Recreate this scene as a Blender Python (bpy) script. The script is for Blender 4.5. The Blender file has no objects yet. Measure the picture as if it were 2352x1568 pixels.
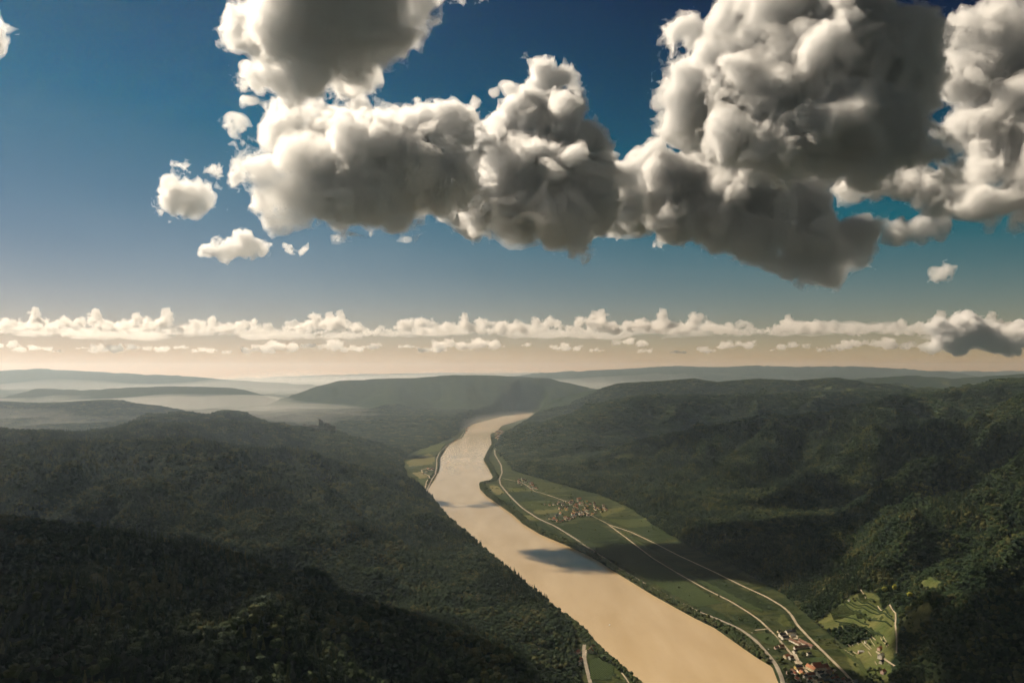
import bpy, bmesh, math, random, time
import numpy as np
from mathutils import Vector, Matrix
T0 = time.time()
random.seed(7)
sc = bpy.context.scene
COL = sc.collection

# ------------------------------------------------------------------ camera
# pixel coordinates below are those of the photograph at 2352 x 1568
F, HZ, CX, CAMZ = 1828.0, 854.0, 1176.0, 750.0
cam_data = bpy.data.cameras.new('camera')
cam = bpy.data.objects.new('camera', cam_data)
COL.objects.link(cam)
cam_data.sensor_width = 36.0
cam_data.lens = 36.0 * F / 2352.0
cam_data.shift_y = (HZ - 784.0) / 2352.0
cam_data.clip_start, cam_data.clip_end = 5.0, 250000.0
cam.location = (0, 0, CAMZ)
cam.rotation_euler = (math.pi / 2, 0, 0)
sc.camera = cam

# ------------------------------------------------------------------ sky and sun
SUN_AZ, SUN_EL = math.radians(-52), math.radians(41)
world = bpy.data.worlds.new('World')
sc.world = world
world.use_nodes = True
wt = world.node_tree
sky = wt.nodes.new('ShaderNodeTexSky')
sky.sky_type = 'NISHITA'
sky.sun_disc = False
sky.sun_elevation, sky.sun_rotation = SUN_EL, SUN_AZ
sky.altitude, sky.dust_density, sky.air_density, sky.ozone_density = 900, 0.0, 1.0, 1.0
EXPO = 0.65
sep = wt.nodes.new('ShaderNodeSeparateColor')
comb = wt.nodes.new('ShaderNodeCombineColor')
wt.links.new(sky.outputs[0], sep.inputs[0])
# one even levels curve per channel over the whole dome (deep, contrasty blue)
for i, (off, val) in enumerate(((2.65, 0.084), (2.15, 0.053), (3.3, 0.056))):
    d = wt.nodes.new('ShaderNodeMath'); d.operation = 'SUBTRACT'; d.inputs[1].default_value = off
    k = wt.nodes.new('ShaderNodeMath'); k.operation = 'MULTIPLY'; k.inputs[1].default_value = val * 10 / 2 ** EXPO
    lo = wt.nodes.new('ShaderNodeMath'); lo.operation = 'MAXIMUM'; lo.inputs[1].default_value = 0.0
    hi = wt.nodes.new('ShaderNodeMath'); hi.operation = 'MINIMUM'; hi.inputs[1].default_value = 6.0
    wt.links.new(sep.outputs[i], d.inputs[0]); wt.links.new(d.outputs[0], k.inputs[0])
    wt.links.new(k.outputs[0], lo.inputs[0]); wt.links.new(lo.outputs[0], hi.inputs[0])
    wt.links.new(hi.outputs[0], comb.inputs[i])
bg = wt.nodes['Background']
wt.links.new(comb.outputs[0], bg.inputs[0])
bg.inputs[1].default_value = 0.1

sun_data = bpy.data.lights.new('sun', 'SUN')
sun_data.energy, sun_data.angle, sun_data.color = 5.0, math.radians(0.5), (1.0, 0.85, 0.66)
sun = bpy.data.objects.new('sun', sun_data)
COL.objects.link(sun)
SUN_DIR = Vector((math.sin(SUN_AZ) * math.cos(SUN_EL), math.cos(SUN_AZ) * math.cos(SUN_EL), math.sin(SUN_EL)))
sun.rotation_euler = SUN_DIR.to_track_quat('Z', 'Y').to_euler()

vs = sc.view_settings
vs.view_transform, vs.look, vs.exposure, vs.gamma = 'Standard', 'None', EXPO, 1.0
cy = sc.cycles
cy.use_denoising = True
cy.max_bounces, cy.diffuse_bounces, cy.glossy_bounces, cy.volume_bounces, cy.transparent_max_bounces = 9, 2, 2, 6, 96
cy.use_adaptive_sampling = True
cy.adaptive_threshold = 0.07
cy.adaptive_min_samples = 16
cy.sample_clamp_indirect = 6.0
cy.use_light_tree = False
cy.caustics_reflective = cy.caustics_refractive = False

# ------------------------------------------------------------------ helpers
def P(x, y, Y):
    """photo pixel at forward distance Y -> world point"""
    return np.array([(x - CX) / F * Y, Y, CAMZ + (HZ - y) / F * Y])

def W0(x, y, z=0.0):
    """photo pixel on the level z -> world (x, y)"""
    Y = (CAMZ - z) * F / (y - HZ)
    return ((x - CX) / F * Y, Y)

class Noise:
    def __init__(s, seed, n=64):
        g = np.random.default_rng(seed)
        s.n, s.t, s.u = n, g.random((n, n, n), dtype=np.float32), g.random((256, 256), dtype=np.float32)
    def n3(s, p):
        i = np.floor(p).astype(np.int32); f = (p - i).astype(np.float32); f = f * f * (3 - 2 * f)
        i &= s.n - 1; j = (i + 1) & (s.n - 1)
        x0, y0, z0 = i.T; x1, y1, z1 = j.T; t = s.t; fx, fy, fz = f.T
        a = t[x0, y0, z0] * (1 - fx) + t[x1, y0, z0] * fx; b = t[x0, y1, z0] * (1 - fx) + t[x1, y1, z0] * fx
        c = t[x0, y0, z1] * (1 - fx) + t[x1, y0, z1] * fx; d = t[x0, y1, z1] * (1 - fx) + t[x1, y1, z1] * fx
        return (a * (1 - fy) + b * fy) * (1 - fz) + (c * (1 - fy) + d * fy) * fz
    def n2(s, x, y):
        i = np.floor(x).astype(np.int64); j = np.floor(y).astype(np.int64)
        fx = x - i; fy = y - j; fx = fx * fx * (3 - 2 * fx); fy = fy * fy * (3 - 2 * fy)
        i0, j0, i1, j1 = i & 255, j & 255, (i + 1) & 255, (j + 1) & 255
        t = s.u
        return (t[i0, j0] * (1 - fx) + t[i1, j0] * fx) * (1 - fy) + (t[i0, j1] * (1 - fx) + t[i1, j1] * fx) * fy
    def fbm2(s, x, y, o, g=0.5):
        r, a = 0.0, 1.0
        for k in range(o):
            r = r + a * (s.n2(x, y) * 2 - 1); a *= g; x, y = x * 2.03 + 11.3, y * 2.03 + 5.7
        return r
    def ridged2(s, x, y, o, g=0.5):
        r, a = 0.0, 1.0
        for k in range(o):
            r = r + a * (1 - np.abs(s.n2(x, y) * 2 - 1) * 2); a *= g
            x, y = x * 1.97 * .8 - y * 1.97 * .6 + 3.1, x * 1.97 * .6 + y * 1.97 * .8 + 8.2
        return r
N = Noise(3)

def tag(o, label=None, cat=None, group=None, kind=None):
    if label: o['label'] = label
    if cat: o['category'] = cat
    if group: o['group'] = group
    if kind: o['kind'] = kind
    return o

def link(name, me, parent=None, mat=None):
    o = bpy.data.objects.new(name, me)
    COL.objects.link(o)
    if parent is not None: o.parent = parent
    if mat is not None: me.materials.append(mat)
    return o

def mesh_np(name, V, Q, n=4, smooth=False):
    me = bpy.data.meshes.new(name)
    V = np.ascontiguousarray(V, np.float32); Q = np.ascontiguousarray(Q, np.int32)
    me.vertices.add(len(V)); me.vertices.foreach_set('co', V.ravel())
    me.loops.add(Q.size); me.loops.foreach_set('vertex_index', Q.ravel())
    me.polygons.add(len(Q)); me.polygons.foreach_set('loop_start', np.arange(0, Q.size, n, dtype=np.int32))
    if smooth: me.polygons.foreach_set('use_smooth', np.ones(len(Q), bool))
    me.update(calc_edges=True)
    return me

def mesh_py(name, v, f, smooth=False):
    me = bpy.data.meshes.new(name); me.from_pydata([tuple(map(float, p)) for p in v], [], f)
    if smooth:
        for p in me.polygons: p.use_smooth = True
    me.update()
    return me

def empty(name, loc, rz=0.0):
    o = bpy.data.objects.new(name, None); COL.objects.link(o)
    o.location = loc; o.rotation_euler = (0, 0, rz); o.empty_display_size = 1
    return o

def material(name, col, rough=0.9, spec=0.2, var=0.0, scale=0.1, bump=0.0, bscale=1.0):
    m = bpy.data.materials.new(name); m.use_nodes = True
    t = m.node_tree; b = t.nodes['Principled BSDF']
    b.inputs['Base Color'].default_value = (*col, 1); b.inputs['Roughness'].default_value = rough
    b.inputs['Specular IOR Level'].default_value = spec
    tc = t.nodes.new('ShaderNodeTexCoord')
    if var > 0:
        nz = t.nodes.new('ShaderNodeTexNoise'); nz.inputs['Scale'].default_value = scale; nz.inputs['Detail'].default_value = 5
        t.links.new(tc.outputs['Object'], nz.inputs['Vector'])
        r = t.nodes.new('ShaderNodeValToRGB')
        r.color_ramp.elements[0].position, r.color_ramp.elements[1].position = .3, .7
        r.color_ramp.elements[0].color = (*[c * (1 - var) for c in col], 1)
        r.color_ramp.elements[1].color = (*[min(1, c * (1 + var)) for c in col], 1)
        t.links.new(nz.outputs['Fac'], r.inputs['Fac']); t.links.new(r.outputs['Color'], b.inputs['Base Color'])
    if bump > 0:
        nz = t.nodes.new('ShaderNodeTexNoise'); nz.inputs['Scale'].default_value = bscale; nz.inputs['Detail'].default_value = 4
        t.links.new(tc.outputs['Object'], nz.inputs['Vector'])
        bp = t.nodes.new('ShaderNodeBump'); bp.inputs['Strength'].default_value = 1; bp.inputs['Distance'].default_value = bump
        t.links.new(nz.outputs['Fac'], bp.inputs['Height']); t.links.new(bp.outputs['Normal'], b.inputs['Normal'])
    return m

def sstep(a, b, x):
    t = np.clip((x - a) / (b - a), 0, 1)
    return t * t * (3 - 2 * t)

# ------------------------------------------------------------------ river banks and valley floor, as functions of Y
def curve_xy(pts, z=0.0):
    w = sorted((W0(x, y, z)[::-1] for x, y in pts))
    return np.array([a for a, b in w]), np.array([b for a, b in w])
RB = [(1231, 946), (1213, 958), (1150, 978), (1144, 987), (1125, 997), (1129, 1021), (1119, 1037), (1110, 1057), (1119, 1072), (1132, 1098),
      (1126, 1106), (1100, 1111), (1101, 1123), (1116, 1139), (1142, 1157), (1178, 1183), (1198, 1202), (1239, 1227), (1289, 1248), (1334, 1268),
      (1374, 1289), (1403, 1309), (1427, 1323), (1498, 1367), (1592, 1419), (1639, 1442), (1685, 1475), (1732, 1508), (1770, 1531), (1784, 1568), (1900, 1800), (2100, 2300)]
LB = [(1225, 944.5), (1212, 949), (1154, 956), (1110, 968), (1084, 975), (1075, 984), (1063, 1005), (1043, 1013), (1025, 1028), (1010, 1052), (1010, 1072),
      (1006, 1087), (993, 1110), (981, 1131), (1005, 1155), (1045, 1200), (1140, 1281), (1240, 1361), (1305, 1417), (1345, 1450), (1378, 1490), (1430, 1535), (1472, 1568), (1600, 1800), (1850, 2300)]
RY, RX = curve_xy(RB); LY, LX = curve_xy(LB)
def bank_r(y): return np.interp(y, RY, RX)
def bank_l(y): return np.interp(y, LY, LX)
RFOOT = [(1240, 945), (1232, 955), (1190, 982), (1150, 1006), (1138, 1030), (1146, 1045), (1163, 1062), (1172, 1082), (1215, 1096), (1290, 1118), (1370, 1140),
         (1440, 1172), (1500, 1216), (1600, 1272), (1700, 1322), (1790, 1372), (1850, 1430), (1930, 1492), (2020, 1568), (2250, 1800)]
LFOOT = [(1215, 944), (1150, 953), (1095, 965), (1065, 980), (1050, 996), (1035, 1008), (985, 1026), (945, 1040), (925, 1056), (928, 1080), (940, 1105), (965, 1126),
         (996, 1150), (1035, 1200), (1130, 1281), (1231, 1361), (1292, 1417), (1318, 1450), (1325, 1490), (1332, 1535), (1335, 1568), (1380, 1800)]
FRY, FRX = curve_xy(RFOOT); FLY, FLX = curve_xy(LFOOT)
def foot_r(y): return np.interp(y, FRY, FRX)
def foot_l(y): return np.interp(y, FLY, FLX)

# ------------------------------------------------------------------ hills: ridge lines seen in the photograph (pixel x, pixel y, distance)
RIDGES = [
    # (slope, rounding, points)
    (.58, 41, [(-500, 1160, 1650), (-200, 1180, 1480), (0, 1202, 1350), (200, 1242, 1260), (400, 1295, 1210), (560, 1352, 1200), (760, 1386, 1270), (900, 1428, 1390), (1050, 1458, 1560), (1180, 1502, 1800), (1290, 1534, 2010)]),
    (.65, 30, [(590, 1400, 1140), (620, 1465, 1040), (650, 1630, 880)]),
    (.65, 30, [(85, 1270, 1240), (60, 1360, 1100), (40, 1520, 930)]),
    (.65, 30, [(330, 1340, 1150), (340, 1430, 1030), (330, 1580, 880)]),
    (.65, 30, [(785, 1430, 1210), (800, 1490, 1110), (860, 1630, 960)]),
    (.65, 30, [(1000, 1470, 1440), (1030, 1520, 1350), (1080, 1650, 1200)]),
    (.65, 30, [(210, 1300, 1200), (190, 1400, 1060), (180, 1560, 900)]),
    (.44, 120, [(-600, 1010, 3900), (-200, 1020, 3900), (0, 1027, 3820), (180, 1023, 3900), (330, 1020, 4000), (430, 1014, 4150), (530, 1028, 4250), (640, 1036, 4330), (760, 1064, 4430), (850, 1090, 4560), (945, 1106, 4680)]),
    (.66, 45, [(640, 1036, 4330), (760, 1075, 4150), (900, 1140, 3850), (1000, 1200, 3450), (1060, 1240, 3200), (1140, 1310, 2800), (1210, 1380, 2500), (1275, 1445, 2280)]),
    (.66, 45, [(330, 1020, 4000), (420, 1090, 3500), (560, 1160, 3050), (700, 1230, 2700), (820, 1290, 2450)]),
    (.66, 45, [(530, 1030, 4250), (680, 1110, 3700), (800, 1190, 3200), (930, 1280, 2750), (1060, 1370, 2420)]),
    (.66, 45, [(0, 1027, 3820), (90, 1080, 3350), (250, 1150, 2900), (420, 1215, 2560)]),
    (.62, 45, [(180, 1026, 3900), (250, 1080, 3450), (390, 1150, 3000), (560, 1225, 2600)]),
    (.62, 45, [(430, 1020, 4150), (550, 1095, 3600), (690, 1175, 3100), (830, 1260, 2700)]),
    (.62, 45, [(760, 1070, 4400), (860, 1120, 4000), (960, 1180, 3550)]),
    (.40, 110, [(-600, 985, 5200), (-200, 990, 5000), (0, 994, 4950), (100, 992, 5000), (190, 1002, 5150), (240, 990, 5350), (330, 976, 5550), (430, 974, 5750), (540, 972, 6050), (600, 974, 6300), (660, 982, 6600), (738, 986, 6820), (770, 996, 6760), (830, 1028, 6500), (900, 1066, 6150), (940, 1095, 5850)]),
    (.35, 100, [(738, 986, 6820), (760, 1030, 6050), (820, 1060, 5500), (880, 1085, 5150)]),
    (.40, 100, [(350, 972, 7100), (400, 955, 7250), (432, 947, 7300), (475, 955, 7350), (520, 944, 7400), (590, 972, 7500), (680, 985, 7600)]),
    (.35, 160, [(-600, 930, 11098), (0, 924, 11017), (100, 927, 11017), (250, 920, 11017), (350, 932, 11017), (420, 962, 10608)]),
    (.30, 200, [(-600, 905, 15600), (0, 917, 15340), (100, 892, 15210), (200, 895, 15080), (280, 890, 14950), (370, 887, 14950), (430, 886, 14950), (520, 890, 15080), (590, 917, 15080), (680, 952, 14950), (740, 978, 14820)]),
    (.25, 300, [(-700, 845, 26676), (0, 851, 25974), (90, 846, 25974), (170, 851, 25974), (300, 857, 25974), (420, 863, 25974), (540, 873, 25974), (700, 882, 25974)]),
    (.25, 300, [(480, 880, 35200), (560, 868, 36800), (700, 862, 38400), (850, 858, 40000), (1000, 856, 41600), (1400, 855, 43200), (1800, 853, 43200), (2600, 850, 41600)]),
    (.36, 220, [(690, 945, 13800), (740, 908, 14200), (790, 874, 14700), (850, 870, 15000), (900, 869, 15200), (1000, 864, 15300), (1050, 860, 15400), (1150, 862, 15600), (1250, 868, 16000), (1310, 880, 16300), (1345, 892, 16500)]),
    (.36, 160, [(900, 869, 15200), (900, 920, 13000), (930, 955, 11300)]),
    (.36, 160, [(1050, 860, 15400), (1060, 915, 13700), (1085, 955, 12200)]),
    (.33, 80, [(820, 1004, 9700), (860, 993, 9700), (930, 987, 9600), (1000, 979, 9500), (1040, 985, 9350), (1056, 997, 9250)]),
    (.45, 130, [(1238, 945, 14200), (1272, 928, 13600), (1330, 902, 13000), (1400, 888, 12500), (1430, 881, 12300), (1540, 875, 12000), (1590, 871, 11900), (1650, 879, 11700), (1740, 871, 11600), (1830, 875, 11500), (1920, 869, 11600), (2000, 882, 11800), (2070, 881, 12000)]),
    (.25, 250, [(1900, 874, 14500), (2100, 862, 15500), (2200, 868, 15500), (2352, 858, 15500), (2700, 855, 15500)]),
    (.42, 110, [(1136, 1034, 7650), (1200, 1004, 7900), (1240, 980, 8100), (1300, 955, 8350), (1400, 925, 8600), (1470, 910, 8800), (1600, 908, 8900), (1750, 905, 9000), (1950, 900, 9200), (2200, 893, 9500), (2600, 880, 10000)]),
    (.36, 90, [(1400, 925, 8600), (1330, 970, 7700), (1260, 1040, 6700), (1230, 1080, 6150)]),
    (.42, 90, [(1275, 1104, 5550), (1350, 1066, 5800), (1420, 1040, 5950), (1500, 1005, 6050), (1600, 990, 6200), (1700, 966, 6350), (1850, 956, 6500), (1970, 946, 6550), (2050, 920, 6700), (2150, 900, 6900), (2250, 886, 7000), (2352, 872, 7100), (2700, 850, 7300)]),
    (.60, 50, [(1600, 990, 6200), (1500, 1060, 5350), (1440, 1120, 4800), (1420, 1150, 4550)]),
    (.60, 50, [(1850, 956, 6500), (1720, 1040, 5350), (1620, 1130, 4500), (1570, 1200, 4000)]),
    (.60, 50, [(2700, 900, 4600), (2352, 950, 4550), (2150, 982, 4700), (2000, 1016, 4850), (1900, 1066, 4600), (1780, 1140, 4150), (1690, 1215, 3700), (1650, 1265, 3400)]),
    (.60, 50, [(2352, 950, 4550), (2200, 1060, 3900), (2050, 1150, 3400), (1900, 1240, 2980), (1800, 1310, 2720)]),
    (.60, 50, [(2700, 1000, 3100), (2352, 1066, 3050), (2230, 1130, 2880), (2130, 1220, 2650), (2060, 1300, 2480), (1990, 1345, 2400)]),
    (.60, 50, [(2700, 1130, 2300), (2352, 1215, 2200), (2250, 1290, 2120), (2170, 1380, 2030), (2110, 1480, 1930)]),
    (.42, 60, [(2700, 1350, 1700), (2352, 1450, 1650), (2230, 1540, 1640), (2150, 1620, 1600)]),
    (.55, 50, [(1720, 966, 6350), (1620, 1040, 5500), (1530, 1120, 4750), (1490, 1180, 4250)]),
    (.55, 50, [(2050, 925, 6700), (1900, 1000, 5700)]),
    (.35, 60, [(1870, 1468, 2190), (1900, 1440, 2230), (1960, 1455, 2200)]),
    (.20, 500, [(1250, 856, 30000), (1450, 846, 30000), (1560, 840, 30000), (1640, 843, 30000), (1740, 839, 30000), (1830, 842, 30000), (1950, 840, 30000), (2150, 852, 30000)]),
]
def height(x, y):
    acc = np.zeros_like(x); K = 12.0
    dmin = np.full_like(x, 1e9)
    top = np.full_like(x, -1e9)
    vals = []
    for s, r, pts in RIDGES:
        pw = np.array([P(*p) for p in pts])
        v = np.full_like(x, -1e6)
        reach = (pw[:, 2].max() + 400) / s + 500
        m = (x > pw[:, 0].min() - reach) & (x < pw[:, 0].max() + reach) & (y > pw[:, 1].min() - reach) & (y < pw[:, 1].max() + reach)
        xm, ym = x[m], y[m]
        vm = np.full_like(xm, -1e6); dm = np.full_like(xm, 1e9)
        for a, b in zip(pw[:-1], pw[1:]):
            ex, ey = b[0] - a[0], b[1] - a[1]
            t = np.clip(((xm - a[0]) * ex + (ym - a[1]) * ey) / (ex * ex + ey * ey), 0, 1)
            d = np.hypot(xm - a[0] - t * ex, ym - a[1] - t * ey)
            vm = np.maximum(vm, a[2] + t * (b[2] - a[2]) - s * (np.sqrt(d * d + r * r) - r))
            dm = np.minimum(dm, d)
        v[m] = vm
        if r >= 90 or r == 41: dmin[m] = np.minimum(dmin[m], dm)
        top = np.maximum(top, v); vals.append(v)
    for v in vals:
        acc += np.exp(np.clip((v - top) / K, -30, 0))
    h = top + K * np.log(np.maximum(acc, 1.0))
    dr = np.hypot(x, y)
    back = 45 + 35 * N.fbm2(x / 1500 + 3, y / 1500, 3) + sstep(7000, 13000, dr) * 90 + np.clip((dr - 12000) / 30000, 0, 1) * 180
    h = np.where(h > back, h, back + (h - back) * 0.0)
    # gullies and spurs
    amp = np.clip((h - 10) / 260, 0, 1) * np.clip((dmin - 30) / 220, .06, 1)
    wx = x + 120 * N.fbm2(x / 700, y / 700 + 9, 2); wy = y + 120 * N.fbm2(x / 700 + 30, y / 700, 2)
    far = 1 - .6 * sstep(8000, 13000, y)
    amp = amp * np.where(x > 300, 1.35, 1.0)
    h = h + amp * far * (76 * (N.ridged2(wx / 470, wy / 470, 4, .5) - .62) + 20 * N.fbm2(x / 210, y / 210 + 4, 3) + 9 * N.fbm2(x / 75 + 9, y / 75, 2))
    # the valley floor along the river
    inside = np.maximum(foot_l(y) - x, x - foot_r(y))
    wv = np.where(y > 15200, 1.0, sstep(-15, np.where(x > 0, 170, 120), inside))
    wv = np.maximum(wv, sstep(14300, 15600, y))
    floor = 5.0 + np.clip(inside, 0, 300) * .03
    h = floor + (np.maximum(h, 8) - floor) * wv
    # the river bed
    rv = np.minimum(x - bank_l(y), bank_r(y) - x)
    h = np.where((y < 14500) & (rv > -12), np.minimum(h, 4.0 - (rv + 12) * .5), h)
    return np.maximum(h, -9.0)

# the ground: one sheet on a ring grid, fine where the valley is seen, coarse behind
AZ = np.concatenate([np.linspace(-180, -44, 40)[:-1], np.linspace(-44, 44, 640), np.linspace(44, 180, 40)[1:]]) * math.pi / 180
RR = np.concatenate([np.array([5., 150., 300., 450.]), np.geomspace(560, 13000, 520), np.geomspace(13100, 52000, 90)])
AA, RG = np.meshgrid(AZ, RR, indexing='ij')
GX, GY = np.sin(AA) * RG, np.cos(AA) * RG
GH = height(GX.ravel(), GY.ravel()).reshape(GX.shape)
na, nr = GX.shape
LOGR = np.log(RR)
def hm(x, y):
    """height of the built ground sheet"""
    x = np.asarray(x, float); y = np.asarray(y, float)
    a = np.interp(np.arctan2(x, y), AZ, np.arange(na)); r = np.interp(np.hypot(x, y), RR, np.arange(nr))
    i = np.clip(a.astype(int), 0, na - 2); j = np.clip(r.astype(int), 0, nr - 2)
    u, v = a - i, r - j
    return (GH[i, j] * (1 - u) + GH[i + 1, j] * u) * (1 - v) + (GH[i, j + 1] * (1 - u) + GH[i + 1, j + 1] * u) * v
def ground_at(px, py, lift=0.0):
    """photo pixels -> points where the sight lines meet the ground sheet"""
    px = np.atleast_1d(np.asarray(px, float)); py = np.atleast_1d(np.asarray(py, float))
    Y = np.geomspace(900, 24000, 2600)[None, :]
    X = (px[:, None] - CX) / F * Y; Z = CAMZ + (HZ - py[:, None]) / F * Y
    below = Z - hm(X, np.broadcast_to(Y, X.shape)) - lift < 0
    k = np.where(below.any(1), below.argmax(1), Y.shape[1] - 1)
    y = Y[0, k]; x = (px - CX) / F * y
    return np.stack([x, y, hm(x, y)], 1)

idx = np.arange(na * nr).reshape(na, nr)
Q = np.stack([idx[:-1, :-1], idx[:-1, 1:], idx[1:, 1:], idx[1:, :-1]], -1).reshape(-1, 4)[:, ::-1]
terrain_me = mesh_np('terrain', np.stack([GX, GY, GH], -1).reshape(-1, 3), Q, smooth=True)
terrain = tag(link('terrain', terrain_me), kind='structure')
print('terrain', time.time() - T0)

# ------------------------------------------------------------------ fields, masks
def in_poly(px, py, poly):
    c = np.zeros(px.shape, bool); n = len(poly)
    for k in range(n):
        x1, y1 = poly[k]; x2, y2 = poly[(k + 1) % n]
        m = (y1 > py) != (y2 > py)
        c ^= m & (px < (x2 - x1) * (py - y1) / (y2 - y1 if y2 != y1 else 1e-9) + x1)
    return c
def wpoly(pix):
    """pixel outline -> ground outline (x, y)"""
    g = ground_at([p[0] for p in pix], [p[1] for p in pix])
    return [(a[0], a[1]) for a in g]

VINE_HILL = [  # open vineyard and meadow ground on the slope (pixels)
    [(1870, 1428), (1925, 1392), (1985, 1358), (2010, 1362), (2040, 1392), (2058, 1404), (2062, 1470), (2055, 1500), (1990, 1450), (1960, 1432), (1905, 1455)],
    [(1935, 1490), (1975, 1470), (2030, 1462), (2052, 1500), (2040, 1568), (1985, 1568), (1955, 1530)],
    [(2075, 1420), (2110, 1395), (2140, 1395), (2135, 1425), (2095, 1458), (2068, 1452)],
    [(2115, 1336), (2165, 1338), (2150, 1352), (2110, 1350)],
]
LEFT_CLEAR = [[(1180, 1473), (1215, 1475), (1255, 1490), (1290, 1502), (1240, 1500), (1205, 1490)]]
CLEAR = [wpoly(p) for p in VINE_HILL + LEFT_CLEAR]
MEADOWS = [  # small pale clearings on the far hills: pixel centre, pixel half width, pixel half height
    (900, 966, 45, 5), (935, 962, 28, 4), (985, 963, 22, 5), (950, 972, 60, 4), (1040, 1003, 6, 2), (1000, 1016, 35, 4), (880, 985, 22, 3), (975, 1032, 30, 5),
    (1600, 881, 18, 2), (1715, 880, 18, 2), (1960, 893, 55, 3), (2010, 889, 40, 2), (2080, 886, 60, 3), (1860, 892, 40, 2), (2190, 884, 50, 2), (2290, 874, 50, 2),
    (1440, 1050, 22, 3), (1550, 1022, 16, 3), (1210, 1084, 14, 2), (1405, 1175, 24, 5), (1460, 1195, 30, 4)]
MPT = ground_at([m[0] for m in MEADOWS], [m[1] for m in MEADOWS])
def meadow_mask(x, y):
    r = np.zeros_like(x)
    wob = N.fbm2(x / 90, y / 90, 3) * .45
    for (mx, my, hw, hh), g in zip(MEADOWS, MPT):
        wx = hw / F * g[1]; wy = max(hh / F * g[1] * (3.0 if my < 905 else 1.5), 22)
        q = np.hypot((x - g[0]) / wx, (y - g[1]) / wy) + wob
        r = np.maximum(r, 1 - sstep(.85, 1.05, q))
    return r
def clear_mask(x, y):
    r = np.zeros(x.shape, bool)
    for p in CLEAR: r |= in_poly(x, y, p)
    return r
def valley_mask(x, y):
    return (x > foot_l(y) - 4) & (x < foot_r(y) + 14) & (y < 14400)

ZM = lambda L: [(1062.3 + .1953 * u, 1062.3 + .1953 * v) for u, v in L]      # close-up of the middle village
FIELDS = [(ZM([(310, 260), (420, 270), (500, 355), (420, 385), (330, 330)]), .95), (ZM([(520, 350), (860, 335), (980, 440), (640, 452)]), .12), (ZM([(650, 460), (1000, 440), (1250, 520), (860, 560), (740, 512)]), .45),
          (ZM([(830, 562), (1250, 530), (1260, 565), (920, 612), (830, 592)]), .85), (ZM([(380, 390), (530, 380), (720, 560), (640, 590), (480, 500)]), .28), (ZM([(690, 620), (800, 610), (905, 682), (740, 682)]), .8),
          (ZM([(740, 690), (930, 690), (1340, 960), (1700, 1176), (1950, 1310), (1800, 1290), (1400, 1040), (1000, 850)]), .10), (ZM([(1070, 740), (1320, 720), (1430, 665), (1640, 745), (1800, 840), (1500, 960)]), .16), (ZM([(1500, 960), (1800, 840), (2050, 990), (2250, 1120), (2400, 1210), (1800, 1180)]), .06),
          (ZM([(1580, 560), (1900, 490), (1915, 545), (1650, 645)]), .8), (ZM([(1680, 665), (2100, 650), (2250, 720), (1950, 770)]), .5), (ZM([(1950, 775), (2250, 725), (2500, 880), (2300, 940)]), .22), (ZM([(500, 290), (700, 300), (900, 330), (560, 345)]), .7),
          ([(1600, 1340), (1700, 1385), (1745, 1405), (1790, 1400), (1700, 1350), (1620, 1310)], .08), ([(1500, 1320), (1640, 1400), (1700, 1432), (1690, 1440), (1600, 1398)], .14), ([(1675, 1412), (1720, 1410), (1760, 1440), (1735, 1445), (1700, 1430)], .10),
          ([(1780, 1425), (1800, 1405), (1822, 1440), (1800, 1440)], .6), ([(1700, 1455), (1735, 1480), (1765, 1520), (1740, 1500)], .3), ([(1800, 1480), (1840, 1475), (1860, 1500), (1830, 1505)], .75), ([(1830, 1512), (1870, 1505), (1900, 1535), (1860, 1540)], .12),
          ([(1850, 1480), (1875, 1490), (1960, 1565), (1930, 1565)], .55), ([(1770, 1535), (1800, 1530), (1815, 1568), (1790, 1568)], .15), ([(1352, 1515), (1400, 1507), (1413, 1537), (1405, 1563), (1354, 1563)], .06), ([(1412, 1530), (1425, 1540), (1440, 1568), (1410, 1566)], .5),
          ([(930, 1060), (985, 1040), (1002, 1050), (995, 1066), (940, 1072)], .9), ([(945, 1085), (970, 1082), (985, 1095), (965, 1100)], 1.0), ([(960, 1100), (982, 1098), (978, 1118), (965, 1116)], .45), ([(1010, 1035), (1040, 1016), (990, 1022), (950, 1045)], .6)]
FIELDS = [(wpoly(p), t) for p, t in FIELDS]
vx, vy = GX.ravel(), GY.ravel()
fmask, ftone = np.zeros_like(vx), np.zeros_like(vx)
for p, t in FIELDS:
    m = in_poly(vx, vy, p); fmask[m] = 1; ftone[m] = t
mead = meadow_mask(vx, vy); mead = np.maximum(mead, clear_mask(vx, vy) * 1.0)
vall = valley_mask(vx, vy) * 1.0
colattr = terrain_me.color_attributes.new('cover', 'FLOAT_COLOR', 'POINT')
colattr.data.foreach_set('color', np.stack([mead, vall, fmask, ftone], 1).astype(np.float32).ravel())

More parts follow.
